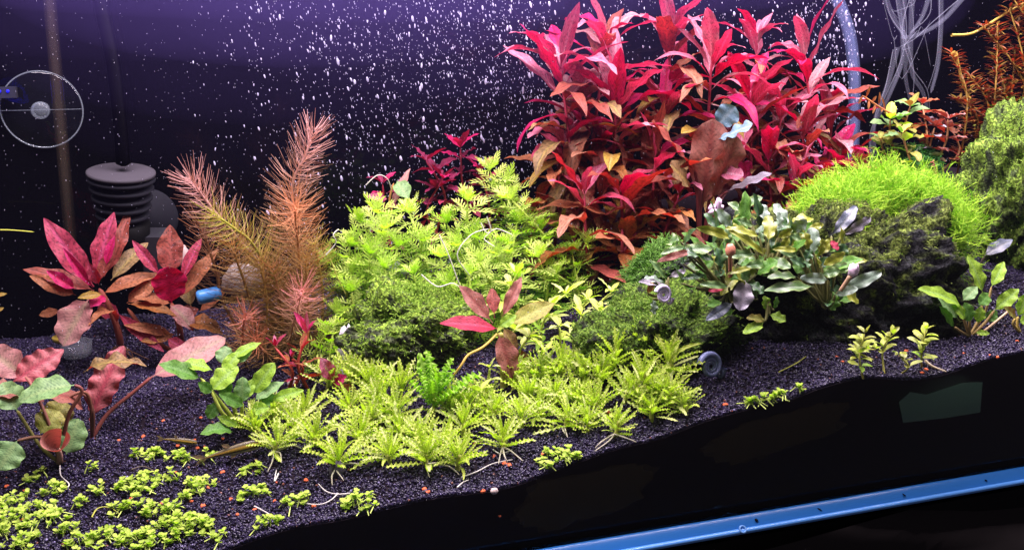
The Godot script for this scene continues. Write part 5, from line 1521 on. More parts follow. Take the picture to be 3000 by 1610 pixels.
	# mixed group left of the boulder
	for r in [[Vector3(0.5516, 0.2192, -0.2000), Vector3(0.5530, 0.1712, -0.1900), 0.0210, ["mint", "yellowgreen"], "pale green round-leaved stem left of the pale boulder's top"], [Vector3(0.5292, 0.2100, -0.1950), Vector3(0.5491, 0.1714, -0.1900), 0.0196, ["mint", "lime", "yellowgreen"], "pale yellow-green round-leaved stem, leaning left of the first"], [Vector3(0.5695, 0.2029, -0.1900), Vector3(0.5649, 0.1681, -0.1850), 0.0210, ["dusky", "mauve"], "mauve-leaved stem above the coiled snail"], [Vector3(0.5863, 0.2085, -0.1950), Vector3(0.5761, 0.1768, -0.1900), 0.0182, ["dusky", "pale"], "pinkish stem touching the pale boulder"], [Vector3(0.5719, 0.2201, -0.2100), Vector3(0.5729, 0.1757, -0.2000), 0.0196, ["orange", "rust"], "orange narrow-topped stem between the pale green and mauve ones"], [Vector3(0.5296, 0.2002, -0.1800), Vector3(0.5448, 0.1696, -0.1800), 0.0196, ["mint", "yellowgreen", "lime"], "lowest pale green round-leaved stem by the small green stone"], [Vector3(0.5985, 0.1963, -0.2000), Vector3(0.5814, 0.1667, -0.1900), 0.0182, ["rust", "tan"], "rusty low stem at the pale boulder's left side"], [Vector3(0.5174, 0.1949, -0.1900), Vector3(0.5381, 0.1653, -0.1900), 0.0168, ["yellowgreen", "mint"], "small pale stem nearest the air hose"]]:
		stem_plant("round_leaf_stem", r[4], "aquatic plant", r[0], r[1], r[2], {"group": "round-leaved stems left of the pale boulder", "top_pal": r[3], "mid_pal": r[3], "low_pal": r[3], "wide": .55, "nodes": 6, "per": 3, "span": 5.0, "step": .008, "top": 42.0, "low": -10.0, "po": .55, "nu": 8, "r": .0011, "stem": Color(.28, .16, .06), "stem1": Color(.34, .16, .08)})
	var tw := thing("orange_twig", "small orange-brown twig with narrow leaves reaching left towards the hose", "aquatic plant", Vector3(0.5408, 0.2097, -0.1950))
	stalk(tw, [Vector3(0.5447, 0.2096, -0.1950), Vector3(0.5226, 0.2177, -0.1950), Vector3(0.5006, 0.2294, -0.1950)], .001, .0007, Color(.42, .16, .06))
	for k in 9:
		var at := Vector3(0.5266, 0.2160, -0.1950).lerp(Vector3(0.5006, 0.2294, -0.1950), k / 8.0)
		hero(tw, at, at + Vector3(rng.randf_range(-.010, .002), rng.randf_range(.004, .012) * (1 if k % 2 else -.6), rng.randf_range(0, .005)), .0022, "orange", {"thin": true, "nu": 6})
	# hanging roots of a floating plant
	var hr := thing("hanging_roots", "tangle of translucent white roots hanging from the surface at upper right", "roots", Vector3(0.5847, 0.2750, -0.2550))
	for p in [[Vector3(0.5776, 0.3176, -0.2550), Vector3(0.5835, 0.2850, -0.2550), Vector3(0.5850, 0.2550, -0.2550), Vector3(0.5740, 0.2246, -0.2550), Vector3(0.5629, 0.1940, -0.2550), Vector3(0.5590, 0.1634, -0.2500)], [Vector3(0.5898, 0.3178, -0.2550), Vector3(0.5905, 0.2784, -0.2550), Vector3(0.5984, 0.2481, -0.2550), Vector3(0.6094, 0.2277, -0.2500), Vector3(0.6180, 0.2103, -0.2500)], [Vector3(0.5593, 0.3176, -0.2600), Vector3(0.5729, 0.2916, -0.2580), Vector3(0.5862, 0.2734, -0.2550), Vector3(0.5929, 0.2414, -0.2550), Vector3(0.5980, 0.2173, -0.2550)], [Vector3(0.6347, 0.3084, -0.2500), Vector3(0.6159, 0.2884, -0.2520), Vector3(0.5953, 0.2734, -0.2550), Vector3(0.5843, 0.2684, -0.2550)], [Vector3(0.6124, 0.3179, -0.2500), Vector3(0.6188, 0.2851, -0.2500), Vector3(0.6169, 0.2515, -0.2500), Vector3(0.6158, 0.2276, -0.2500)], [Vector3(0.5747, 0.2651, -0.2540), Vector3(0.5675, 0.2351, -0.2520), Vector3(0.5627, 0.2047, -0.2500), Vector3(0.5607, 0.1703, -0.2500)], [Vector3(0.5723, 0.3176, -0.2560), Vector3(0.5782, 0.2916, -0.2560), Vector3(0.5872, 0.2717, -0.2550)], [Vector3(0.6072, 0.3181, -0.2560), Vector3(0.6026, 0.2950, -0.2560), Vector3(0.5909, 0.2750, -0.2550)]]:
		for k in 2:
			var q := []
			for x in p:
				q.append(x + Vector3(rng.randfn(0, .0022), rng.randfn(0, .002), rng.randfn(0, .0022)))
			stalk(hr, q, .0024 if k == 0 else .0005, .0014 if k == 0 else .0003, Color(.5, .5, .62), "strand", M.veil if k == 0 else M.wisp)
	for j in 7:
		var st := Vector3(rng.randfn(0, .006), rng.randfn(.006, .014), rng.randfn(0, .006)) + hr.position
		stalk(hr, [st, st + Vector3(rng.randfn(0, .008), rng.randfn(0, .01), 0), st + Vector3(rng.randfn(0, .014), rng.randfn(.004, .014), 0)], .00035, .0002, Color(.45, .45, .55), "hair_root", M.wisp)

func dark_leaf_plants() -> void:
	var g := "wavy-leaved plants on the dark rock"
	var k := {"wave": .24, "nw": 2.6, "po": .55, "pk": .95, "pet": .1, "fold": .22, "bend": .22, "edge": .5}
	for r in [
		["wavy-leaved plant of yellow-green and silver-grey leaves in the middle of the dark rock", Vector3(0.3263, 0.1333, -0.0480), [
		[Vector3(0.3308, 0.1641, -0.0780), Vector3(0.3205, 0.1722, -0.0820), 0.0057, "sage"],
		[Vector3(0.3152, 0.1571, -0.0700), Vector3(0.3062, 0.1686, -0.0720), 0.0071, "silver"],
		[Vector3(0.3103, 0.1530, -0.0600), Vector3(0.2852, 0.1648, -0.0480), 0.0061, "straw"],
		[Vector3(0.3138, 0.1538, -0.0620), Vector3(0.3182, 0.1665, -0.0680), 0.0081, "straw"],
		[Vector3(0.3246, 0.1547, -0.0540), Vector3(0.3020, 0.1649, -0.0460), 0.0064, "straw"],
		[Vector3(0.3244, 0.1602, -0.0620), Vector3(0.3133, 0.1658, -0.0560), 0.0054, "sage"],
		[Vector3(0.3285, 0.1524, -0.0500), Vector3(0.3341, 0.1667, -0.0580), 0.0088, "straw"],
		[Vector3(0.3378, 0.1597, -0.0680), Vector3(0.3375, 0.1719, -0.0740), 0.0074, "silver"],
		[Vector3(0.3509, 0.1568, -0.0640), Vector3(0.3477, 0.1710, -0.0720), 0.0081, "silver"],
		[Vector3(0.3420, 0.1570, -0.0580), Vector3(0.3421, 0.1676, -0.0600), 0.0057, "silver"],
		[Vector3(0.3466, 0.1575, -0.0540), Vector3(0.3506, 0.1637, -0.0460), 0.0081, "silver"],
		[Vector3(0.3320, 0.1551, -0.0460), Vector3(0.3387, 0.1606, -0.0420), 0.0051, "straw"],
		[Vector3(0.3216, 0.1455, -0.0420), Vector3(0.2982, 0.1644, -0.0320), 0.0051, "straw"],
		[Vector3(0.3136, 0.1476, -0.0400), Vector3(0.2899, 0.1528, -0.0280), 0.0057, "sage"],
		[Vector3(0.3195, 0.1422, -0.0360), Vector3(0.3036, 0.1456, -0.0260), 0.0057, "sage"],
		[Vector3(0.3222, 0.1443, -0.0380), Vector3(0.3268, 0.1429, -0.0260), 0.0074, "sage"],
		[Vector3(0.3050, 0.1500, -0.0560), Vector3(0.3033, 0.1594, -0.0580), 0.0054, "sage"],
		[Vector3(0.3150, 0.1521, -0.0560), Vector3(0.3149, 0.1601, -0.0580), 0.0041, "sage"],
		[Vector3(0.3307, 0.1471, -0.0480), Vector3(0.3312, 0.1547, -0.0520), 0.0054, "teal"],
		[Vector3(0.3237, 0.1495, -0.0520), Vector3(0.3292, 0.1578, -0.0580), 0.0054, "sage"],
		[Vector3(0.3328, 0.1478, -0.0440), Vector3(0.3359, 0.1547, -0.0400), 0.0054, "straw"],
		[Vector3(0.3254, 0.1467, -0.0420), Vector3(0.3285, 0.1528, -0.0380), 0.0054, "teal"],
		[Vector3(0.3112, 0.1414, -0.0360), Vector3(0.2906, 0.1435, -0.0220), 0.0034, "straw"],
		[Vector3(0.3441, 0.1490, -0.0480), Vector3(0.3493, 0.1561, -0.0460), 0.0054, "straw"],
		[Vector3(0.3432, 0.1527, -0.0580), Vector3(0.3507, 0.1601, -0.0580), 0.0054, "sage"]]],
		["wavy-leaved plant with a pink flower bud, right of the middle one on the dark rock", Vector3(0.3639, 0.1126, -0.0360), [
		[Vector3(0.3591, 0.1575, -0.0540), Vector3(0.3665, 0.1613, -0.0500), 0.0044, "straw"],
		[Vector3(0.3578, 0.1440, -0.0440), Vector3(0.3585, 0.1586, -0.0480), 0.0088, "silver"],
		[Vector3(0.3535, 0.1464, -0.0440), Vector3(0.3519, 0.1563, -0.0440), 0.0061, "straw"],
		[Vector3(0.3650, 0.1423, -0.0460), Vector3(0.3706, 0.1519, -0.0460), 0.0061, "straw"],
		[Vector3(0.3598, 0.1421, -0.0420), Vector3(0.3614, 0.1523, -0.0400), 0.0054, "straw"],
		[Vector3(0.3385, 0.1334, -0.0320), Vector3(0.3171, 0.1401, -0.0220), 0.0061, "sage"],
		[Vector3(0.3491, 0.1271, -0.0300), Vector3(0.3158, 0.1341, -0.0180), 0.0071, "sage"],
		[Vector3(0.3595, 0.1305, -0.0300), Vector3(0.3389, 0.1366, -0.0200), 0.0068, "silver"],
		[Vector3(0.3583, 0.1379, -0.0360), Vector3(0.3688, 0.1462, -0.0300), 0.0064, "straw"],
		[Vector3(0.3686, 0.1393, -0.0360), Vector3(0.3838, 0.1421, -0.0280), 0.0047, "straw"],
		[Vector3(0.3604, 0.1347, -0.0340), Vector3(0.3708, 0.1396, -0.0260), 0.0064, "sage"],
		[Vector3(0.3713, 0.1202, -0.0360), Vector3(0.3955, 0.1324, -0.0280), 0.0078, "silver"],
		[Vector3(0.3653, 0.1205, -0.0340), Vector3(0.3655, 0.1315, -0.0340), 0.0061, "teal"],
		[Vector3(0.3668, 0.1199, -0.0320), Vector3(0.3724, 0.1262, -0.0220), 0.0061, "silver"],
		[Vector3(0.3481, 0.1406, -0.0400), Vector3(0.3523, 0.1473, -0.0400), 0.0061, "teal"],
		[Vector3(0.3439, 0.1437, -0.0400), Vector3(0.3301, 0.1505, -0.0320), 0.0061, "sage"],
		[Vector3(0.3471, 0.1388, -0.0360), Vector3(0.3354, 0.1451, -0.0300), 0.0061, "teal"],
		[Vector3(0.3573, 0.1329, -0.0340), Vector3(0.3623, 0.1371, -0.0260), 0.0068, "sage"],
		[Vector3(0.3527, 0.1512, -0.0480), Vector3(0.3425, 0.1573, -0.0420), 0.0061, "sage"],
		[Vector3(0.3443, 0.1479, -0.0400), Vector3(0.3242, 0.1531, -0.0280), 0.0041, "straw"]]],
		["dark wavy-leaved plant with a furry grey leaf above the sloping rock", Vector3(0.2987, 0.1267, -0.0440), [
		[Vector3(0.2916, 0.1507, -0.0500), Vector3(0.2673, 0.1556, -0.0380), 0.0078, "sage"],
		[Vector3(0.2709, 0.1544, -0.0440), Vector3(0.2516, 0.1565, -0.0340), 0.0044, "sage"],
		[Vector3(0.2711, 0.1525, -0.0400), Vector3(0.2479, 0.1534, -0.0280), 0.0044, "dusky"],
		[Vector3(0.2915, 0.1384, -0.0420), Vector3(0.2912, 0.1510, -0.0440), 0.0074, "teal"],
		[Vector3(0.2942, 0.1297, -0.0360), Vector3(0.2750, 0.1364, -0.0260), 0.0051, "sage"],
		[Vector3(0.3024, 0.1342, -0.0320), Vector3(0.2951, 0.1220, -0.0220), 0.0122, "mauve"],
		[Vector3(0.2974, 0.1198, -0.0360), Vector3(0.2777, 0.1170, -0.0240), 0.0064, "slate"],
		[Vector3(0.2830, 0.1362, -0.0440), Vector3(0.2663, 0.1392, -0.0340), 0.0041, "teal"],
		[Vector3(0.3074, 0.1307, -0.0360), Vector3(0.3145, 0.1275, -0.0300), 0.0081, "teal"],
		[Vector3(0.2908, 0.1443, -0.0480), Vector3(0.2753, 0.1495, -0.0420), 0.0047, "teal"],
		[Vector3(0.2947, 0.1294, -0.0400), Vector3(0.2822, 0.1305, -0.0340), 0.0047, "crimson"],
		[Vector3(0.2993, 0.1464, -0.0420), Vector3(0.2947, 0.1540, -0.0400), 0.0041, "dusky"]]],
		["little hanging sprout of round green leaves under the wavy-leaved plants", Vector3(0.3176, 0.1217, -0.0300), [
		[Vector3(0.3156, 0.1155, -0.0280), Vector3(0.3147, 0.1235, -0.0280), 0.0064, "green"],
		[Vector3(0.3144, 0.1103, -0.0260), Vector3(0.3015, 0.1149, -0.0200), 0.0057, "yellowgreen"],
		[Vector3(0.3167, 0.1132, -0.0260), Vector3(0.3236, 0.1118, -0.0200), 0.0071, "green"],
		[Vector3(0.3122, 0.1097, -0.0240), Vector3(0.2970, 0.1087, -0.0160), 0.0064, "green"],
		[Vector3(0.3210, 0.1157, -0.0280), Vector3(0.3232, 0.1225, -0.0280), 0.0034, "deep"]]],
		["small grey-leaved plant beside the pale ramshorn snail", Vector3(0.2658, 0.1246, -0.0630), [
		[Vector3(0.2690, 0.1281, -0.0680), Vector3(0.2592, 0.1420, -0.0640), 0.0053, "sage"],
		[Vector3(0.2662, 0.1264, -0.0640), Vector3(0.2532, 0.1338, -0.0580), 0.0067, "silver"],
		[Vector3(0.2694, 0.1306, -0.0660), Vector3(0.2781, 0.1348, -0.0620), 0.0042, "mauve"],
		[Vector3(0.2652, 0.1263, -0.0620), Vector3(0.2483, 0.1338, -0.0540), 0.0049, "mauve"],
		[Vector3(0.2502, 0.1228, -0.0480), Vector3(0.2500, 0.1156, -0.0440), 0.0056, "silver"],
		[Vector3(0.2504, 0.1241, -0.0560), Vector3(0.2539, 0.1301, -0.0560), 0.0042, "ochre"]]],
		["pair of dark slate wavy leaves leaning over the dark rock's top", Vector3(0.3732, 0.1485, -0.0480), [
		[Vector3(0.3753, 0.1525, -0.0520), Vector3(0.3975, 0.1695, -0.0560), 0.0081, "slate"],
		[Vector3(0.3786, 0.1539, -0.0460), Vector3(0.4013, 0.1632, -0.0460), 0.0064, "mauve"],
		[Vector3(0.3692, 0.1517, -0.0440), Vector3(0.3701, 0.1479, -0.0380), 0.0047, "crimson"]]]]:
		var t := thing("wavy_leaf_plant", r[0], "aquatic plant", r[1], g)
		for q in r[2]:
			var o := k.merged({"face": Vector3(rng.randfn(0, .3), rng.randf_range(.3, .8), .8), "bend": rng.randf_range(.1, .4), "twist": rng.randfn(0, .2)})
			hero(t, q[0], q[1] + (q[1] - q[0]) * .12, q[2], q[3], o)
			var m: Vector3 = q[0].lerp(t.position, .5) + Vector3(0, -.003, .001)
			stalk(t, [t.position, m, q[0]], .001, .0008, Color(.12, .12, .04))
		if r[2].size() > 11:
			for j in 30:
				var q: Array = r[2][rng.randi() % r[2].size()]
				var a: Vector3 = q[0] + Vector3(rng.randfn(0, .006), rng.randfn(-.006, .005), rng.randfn(-.008, .004))
				var names := ["sage", "teal", "straw", "deep", "deep", "teal"]
				hero(t, a, a + Vector3(rng.randfn(0, .012), rng.randfn(.008, .008), rng.randfn(.004, .006)), rng.randf_range(.006, .0095), names[rng.randi() % 6], k.merged({"face": Vector3(rng.randfn(0, .4), .8, .6), "bend": rng.randf_range(.1, .5)}, true))
				stalk(t, [t.position, t.position.lerp(a, .6) + Vector3(0, -.002, 0), a], .0009, .0007, Color(.1, .1, .04))
	# flower bud, spent bud
	var bud := thing("flower_bud", "pale pink flower bud on a stalk among the silver wavy leaves", "flower", Vector3(0.3644, 0.1249, -0.0240))
	stalk(bud, [bud.position, Vector3(0.3656, 0.1304, -0.0210), Vector3(0.3661, 0.1353, -0.0180)], .0012, .0016, Color(.4, .26, .16), "stalk")
	part(bud, "bud", lump(Vector3(.0032, .0042, .003), 5, Color(.6, .45, .55), M.shell, .3), Vector3(0.3677, 0.1386, -0.0180) - bud.position)
	part(bud.get_node("bud"), "petal", lump(Vector3(.0018, .0034, .0016), 9, Color(.7, .58, .68), M.shell, .3), Vector3(0.3682, 0.1396, -0.0170) - Vector3(0.3677, 0.1386, -0.0180), Basis(Vector3.FORWARD, .4))
	var sp := thing("spent_flower_stalk", "upright coral stalk with a round orange head before the wavy leaves", "flower", Vector3(0.2897, 0.1381, -0.0280))
	stalk(sp, [sp.position, Vector3(0.2881, 0.1454, -0.0260), Vector3(0.2864, 0.1526, -0.0240)], .0011, .0012, Color(.3, .12, .08), "stalk")
	part(sp, "head", lump(Vector3(.003, .0038, .003), 4, Color(.5, .2, .13), M.shell, .25), Vector3(0.2865, 0.1552, -0.0240) - sp.position)
	# pale pink nodules
	var nd := thing("pink_flower", "small cluster of pale pink petals behind the wavy leaves, under the red bush", "flower", Vector3(0.3123, 0.1663, -0.0880))
	for q in [[Vector3(0.3102, 0.1678, -0.0880), Vector3(.0026, .0026, .0022)], [Vector3(0.3145, 0.1701, -0.0880), Vector3(.0022, .0042, .002)], [Vector3(0.3104, 0.1656, -0.0860), Vector3(.0036, .002, .002)], [Vector3(0.3158, 0.1679, -0.0880), Vector3(.0026, .002, .002)]]:
		part(nd, "petal", lump(q[1], 3, Color(.6, .42, .58), M.shell, .3), q[0] - nd.position)

func front_rosettes() -> void:
	var rows := [
		[Vector3(0.0316, 0.0380, -0.1327), 1.00, "n", "beside the smooth green-leaved plant"],
		[Vector3(0.0515, 0.0393, -0.1331), 1.05, "n", "behind the leftmost ones, before the red stems"],
		[Vector3(0.0281, 0.0353, -0.0903), 1.00, "r", "leftmost at the front, above the larger fish"],
		[Vector3(0.0507, 0.0400, -0.0836), 1.10, "n", "between the leftmost and the near middle ones"],
		[Vector3(0.0601, 0.0396, -0.0507), 1.15, "r", "at the near left with long white roots"],
		[Vector3(0.0854, 0.0445, -0.0925), 1.10, "n", "below the rounded rock's left side"],
		[Vector3(0.0938, 0.0507, -0.1250), 1.15, "u", "tall, standing before the rounded rock's left side"],
		[Vector3(0.0767, 0.0446, -0.1149), 1.00, "n", "left of the tall one by the rounded rock"],
		[Vector3(0.1236, 0.0490, -0.0916), 1.30, "g", "vivid green with long curled leaves, the tallest in the middle"],
		[Vector3(0.1008, 0.0429, -0.0725), 1.00, "n", "left of the vivid green one's foot"],
		[Vector3(0.1086, 0.0389, -0.0391), 1.20, "r", "large star shape nearest to the front glass in the middle"],
		[Vector3(0.1242, 0.0372, -0.0325), 1.00, "n", "right half of the nearest star-shaped pair"],
		[Vector3(0.0883, 0.0417, -0.0448), 1.00, "n", "between the near left and the star-shaped one"],
		[Vector3(0.1364, 0.0442, -0.0640), 1.05, "n", "right of the vivid green one"],
		[Vector3(0.1535, 0.0422, -0.0394), 1.00, "r", "with tangled pale roots, at the middle right front"],
		[Vector3(0.1582, 0.0460, -0.0747), 1.00, "n", "before the hanging brown sword leaf"],
		[Vector3(0.1854, 0.0486, -0.0865), 1.10, "u", "upright, under the sword-leaved plant"],
		[Vector3(0.1706, 0.0459, -0.0581), 1.00, "n", "low, right of the tangled-root one"],
		[Vector3(0.1987, 0.0511, -0.0720), 1.05, "n", "right of the upright one under the sword leaf"],
		[Vector3(0.1939, 0.0479, -0.0457), 1.00, "r", "at the front edge, right of the middle"],
		[Vector3(0.2182, 0.0613, -0.0814), 1.15, "u", "tall with wavy tips before the sloping rock"],
		[Vector3(0.2151, 0.0546, -0.0476), 1.00, "n", "below the tall wavy-tipped one"],
		[Vector3(0.2373, 0.0663, -0.0722), 1.10, "t", "on a tall bare stem, left of the right-hand clump"],
		[Vector3(0.2570, 0.0698, -0.0791), 1.20, "t", "topmost of the right-hand clump"],
		[Vector3(0.2609, 0.0681, -0.0557), 1.15, "t", "right shoulder of the right-hand clump"],
		[Vector3(0.2400, 0.0626, -0.0454), 1.05, "t", "lower middle of the right-hand clump"],
		[Vector3(0.2541, 0.0618, -0.0260), 1.05, "n", "farthest right of all"],
		[Vector3(0.2139, 0.0514, -0.0184), 0.80, "r", "small flat one at the front edge on bare gravel"],
		[Vector3(0.2398, 0.0573, -0.0229), 0.90, "n", "low, in front of the right-hand clump"],
		[Vector3(0.2042, 0.0501, -0.0337), 0.90, "n", "low at the front edge, left of the small flat one"],
		[Vector3(0.0752, 0.0429, -0.0748), 1.00, "n", "behind the near left one"],
		[Vector3(0.1584, 0.0475, -0.1016), 0.90, "n", "left of the hanging brown sword leaf"],
		[Vector3(0.0413, 0.0386, -0.1053), 1.00, "n", "second from left, above the smaller roots"],
		[Vector3(0.1852, 0.0470, -0.0634), 0.95, "n", "between the upright one and the front edge"],
		[Vector3(0.0689, 0.0472, -0.1577), 1.10, "u", "behind, left of the tall one by the rounded rock"],
		[Vector3(0.0833, 0.0505, -0.1478), 1.15, "u", "tallest at the back left, touching the pale leaning stone"],
		[Vector3(0.1101, 0.0520, -0.1163), 1.15, "u", "at the rounded rock's foot, left of the vivid green one"],
		[Vector3(0.1023, 0.0466, -0.0914), 1.05, "n", "in the thick of the left half"],
		[Vector3(0.1350, 0.0480, -0.0871), 1.10, "u", "at the vivid green one's right side"],
		[Vector3(0.1465, 0.0470, -0.0825), 1.00, "n", "under the runner of the sword-leaved plant"],
		[Vector3(0.1820, 0.0517, -0.1085), 1.05, "u", "right behind the hanging brown sword leaf"],
		[Vector3(0.1976, 0.0549, -0.1021), 1.15, "u", "tall, under the small-leaved stems"],
		[Vector3(0.2087, 0.0588, -0.0952), 1.15, "u", "tall, before the sloping rock's left foot"],
		[Vector3(0.2244, 0.0617, -0.0670), 1.10, "u", "tall, at the sloping rock's foot"],
		[Vector3(0.2318, 0.0600, -0.0447), 1.00, "n", "inside the right-hand clump, low"],
		[Vector3(0.2471, 0.0631, -0.0383), 1.00, "n", "right-hand clump's lower right"],
		[Vector3(0.2587, 0.0609, -0.0172), 0.75, "n", "little one at the far right end of the row"],
		[Vector3(0.0207, 0.0370, -0.1159), 0.95, "n", "leftmost at the back, under the smooth green leaves"],
		[Vector3(0.1107, 0.0418, -0.0630), 1.00, "n", "below the vivid green one"],
		[Vector3(0.1211, 0.0400, -0.0521), 1.00, "n", "right below the vivid green one"],
		[Vector3(0.2086, 0.0544, -0.0637), 1.05, "n", "between the tall ones and the front edge, right of middle"],
		[Vector3(0.0954, 0.0481, -0.1065), 1.05, "u", "right of the tall one by the rounded rock"]]
	for r in rows:
		var o := {"roots": r[2] == "r", "up": 22.0, "n": 34}
		var base: Vector3 = r[0]
		if r[2] == "u":
			o.up = 44.0
		elif r[2] == "g":
			o.up = 52.0; o.tone = "upright"; o.n = 22
		elif r[2] == "t":
			o.stem = .020
			base = on_bed(base.x, base.z + .006)
		rosette("curly light green rosette, " + r[3], base, r[1] * (.92 if r[2] == "g" else .9), o)

func ground_cover() -> void:
	var rows := [
		[Vector3(-0.0428, 0.0343, -0.1120), 0.0110, 26, "above the little fish's left"],
		[Vector3(-0.0261, 0.0321, -0.1060), 0.0100, 20, "below the smaller fish"],
		[Vector3(-0.0459, 0.0317, -0.0798), 0.0160, 60, "large round one in the middle left of the bare gravel"],
		[Vector3(-0.0291, 0.0311, -0.0828), 0.0060, 8, "small, right of the large round one"],
		[Vector3(-0.0143, 0.0290, -0.0737), 0.0100, 22, "with orange grains at its foot, below the two fish"],
		[Vector3(-0.0181, 0.0287, -0.0629), 0.0080, 14, "just below the one with orange grains"],
		[Vector3(-0.0678, 0.0296, -0.0821), 0.0060, 10, "small pair left of the large round one"],
		[Vector3(-0.1051, 0.0252, -0.1217), 0.0080, 10, "stringy one at the left"],
		[Vector3(-0.0946, 0.0255, -0.0967), 0.0100, 18, "below the stringy one at the left"],
		[Vector3(-0.1015, 0.0249, -0.0739), 0.0200, 60, "wide one at the left edge"],
		[Vector3(-0.1137, 0.0230, -0.0952), 0.0120, 24, "at the left edge, upper"],
		[Vector3(-0.0918, 0.0258, -0.0607), 0.0130, 34, "before the wide left one"],
		[Vector3(-0.0494, 0.0274, -0.0603), 0.0140, 30, "yellowish with a bent runner, in the middle"],
		[Vector3(-0.0349, 0.0266, -0.0511), 0.0120, 34, "right of the yellowish runner"],
		[Vector3(-0.0288, 0.0236, -0.0348), 0.0180, 70, "large dense one at the bottom"],
		[Vector3(-0.0189, 0.0245, -0.0307), 0.0140, 48, "right part of the dense ones at the bottom"],
		[Vector3(-0.0580, 0.0233, -0.0360), 0.0130, 36, "at the bottom edge, left of the dense ones"],
		[Vector3(-0.0445, 0.0217, -0.0307), 0.0130, 40, "at the bottom edge under the yellowish one"],
		[Vector3(-0.0779, 0.0257, -0.0469), 0.0080, 14, "small upright one near the bottom edge"],
		[Vector3(-0.1105, 0.0242, -0.0577), 0.0100, 20, "in the bottom left corner"],
		[Vector3(0.0134, 0.0299, -0.0812), 0.0090, 16, "below the larger fish with white threads"],
		[Vector3(0.0129, 0.0282, -0.0538), 0.0110, 28, "beside a white root, right of the middle"],
		[Vector3(0.0357, 0.0315, -0.0300), 0.0100, 18, "left of the lying white root"],
		[Vector3(0.0177, 0.0301, -0.0143), 0.0090, 16, "flat one beside an orange grain near the bottom"],
		[Vector3(-0.0072, 0.0246, -0.0150), 0.0070, 8, "tiny one at the bottom edge, right"],
		[Vector3(-0.0996, 0.0247, -0.0407), 0.0120, 24, "at the bottom edge, far left"],
		[Vector3(-0.0739, 0.0323, -0.1053), 0.0040, 5, "tiny dot left of the fish"],
		[Vector3(-0.0105, 0.0310, -0.1044), 0.0070, 9, "hidden under the larger fish"],
		[Vector3(0.0651, 0.0342, -0.0140), 0.0130, 36, "long one at the lower middle, by the glass"],
		[Vector3(0.1749, 0.0441, -0.0135), 0.0130, 38, "round one by the front glass, right of the middle"],
		[Vector3(0.1859, 0.0458, -0.0076), 0.0050, 6, "tiny one right of the round one by the glass"],
		[Vector3(0.3007, 0.0643, -0.0082), 0.0110, 28, "left part of the pair below the blue-grey snail"],
		[Vector3(0.3137, 0.0654, -0.0097), 0.0080, 16, "right part of the pair below the blue-grey snail"],
		[Vector3(0.3289, 0.0679, -0.0082), 0.0040, 5, "tiny yellow one right of the pair below the snail"],
		[Vector3(-0.0693, 0.0244, -0.0329), 0.0120, 26, "at the bottom edge between left and middle"],
		[Vector3(-0.0757, 0.0272, -0.0726), 0.0050, 6, "tiny one above the bent runner"]]
	for r in rows:
		ground_clump("bright green ground cover clump, " + r[3], r[0], r[1] * .86, int(r[2] * .58) + 2)

func animals() -> void:
	snail("pale lilac ramshorn snail on the dark edge above the sloping mossy rock", Vector3(0.2581, 0.1243, -0.0500), .0070, Basis.from_euler(Vector3(-.2, .15, .2)), Color(.62, .55, .78))
	snail("blue-grey ramshorn snail low on the shaded rock face", Vector3(0.2905, 0.0770, -0.0460), .0104, Basis.from_euler(Vector3(-.2, .15, .35)), Color(.17, .2, .36))
	snail("small pinkish snail at the right of the dark rock", Vector3(0.4810, 0.1241, -0.0620), .0036, Basis.from_euler(Vector3(-.2, -.5, 1.9)), Color(.5, .3, .3))
	# coiled cone snail
	var at := Vector3(0.5548, 0.1709, -0.1720)
	var t := thing("cone_snail", "brown striped cone-shaped snail left of the pale boulder", "snail", at)
	var s := Shape.new()
	for k in 81:
		var u := k / 80.0
		var a := u * 5.2 * TAU
		var w := lerpf(.0012, .0066, pow(u, 1.1))
		for j in 12:
			var b := TAU * j / 12
			var c := Vector3(cos(a) * w * .55, -u * .02, sin(a) * w * .55)
			s.add(c + (Vector3(cos(a), 0, sin(a)) * cos(b) + Vector3.UP * sin(b)) * w * .55, Color(.34, .12, .07).lerp(Color(.12, .035, .02), .5 + .5 * sin(j * 1.6)))
	s.grid(81, 12, true)
	part(t, "shell", s.mesh(M.shell), Vector3(0, .008, 0), Basis.from_euler(Vector3(.4, 0, .3)))
	fish("smaller slim fish with a gold stripe above the gravel at left", Vector3(-0.0247, 0.0394, -0.1192), .020, Vector3(1, -.16, .25))
	fish("larger slim fish with a golden stripe beside the leftmost rosette", Vector3(0.0060, 0.0382, -0.0978), .0345, Vector3(1, .20, .1))

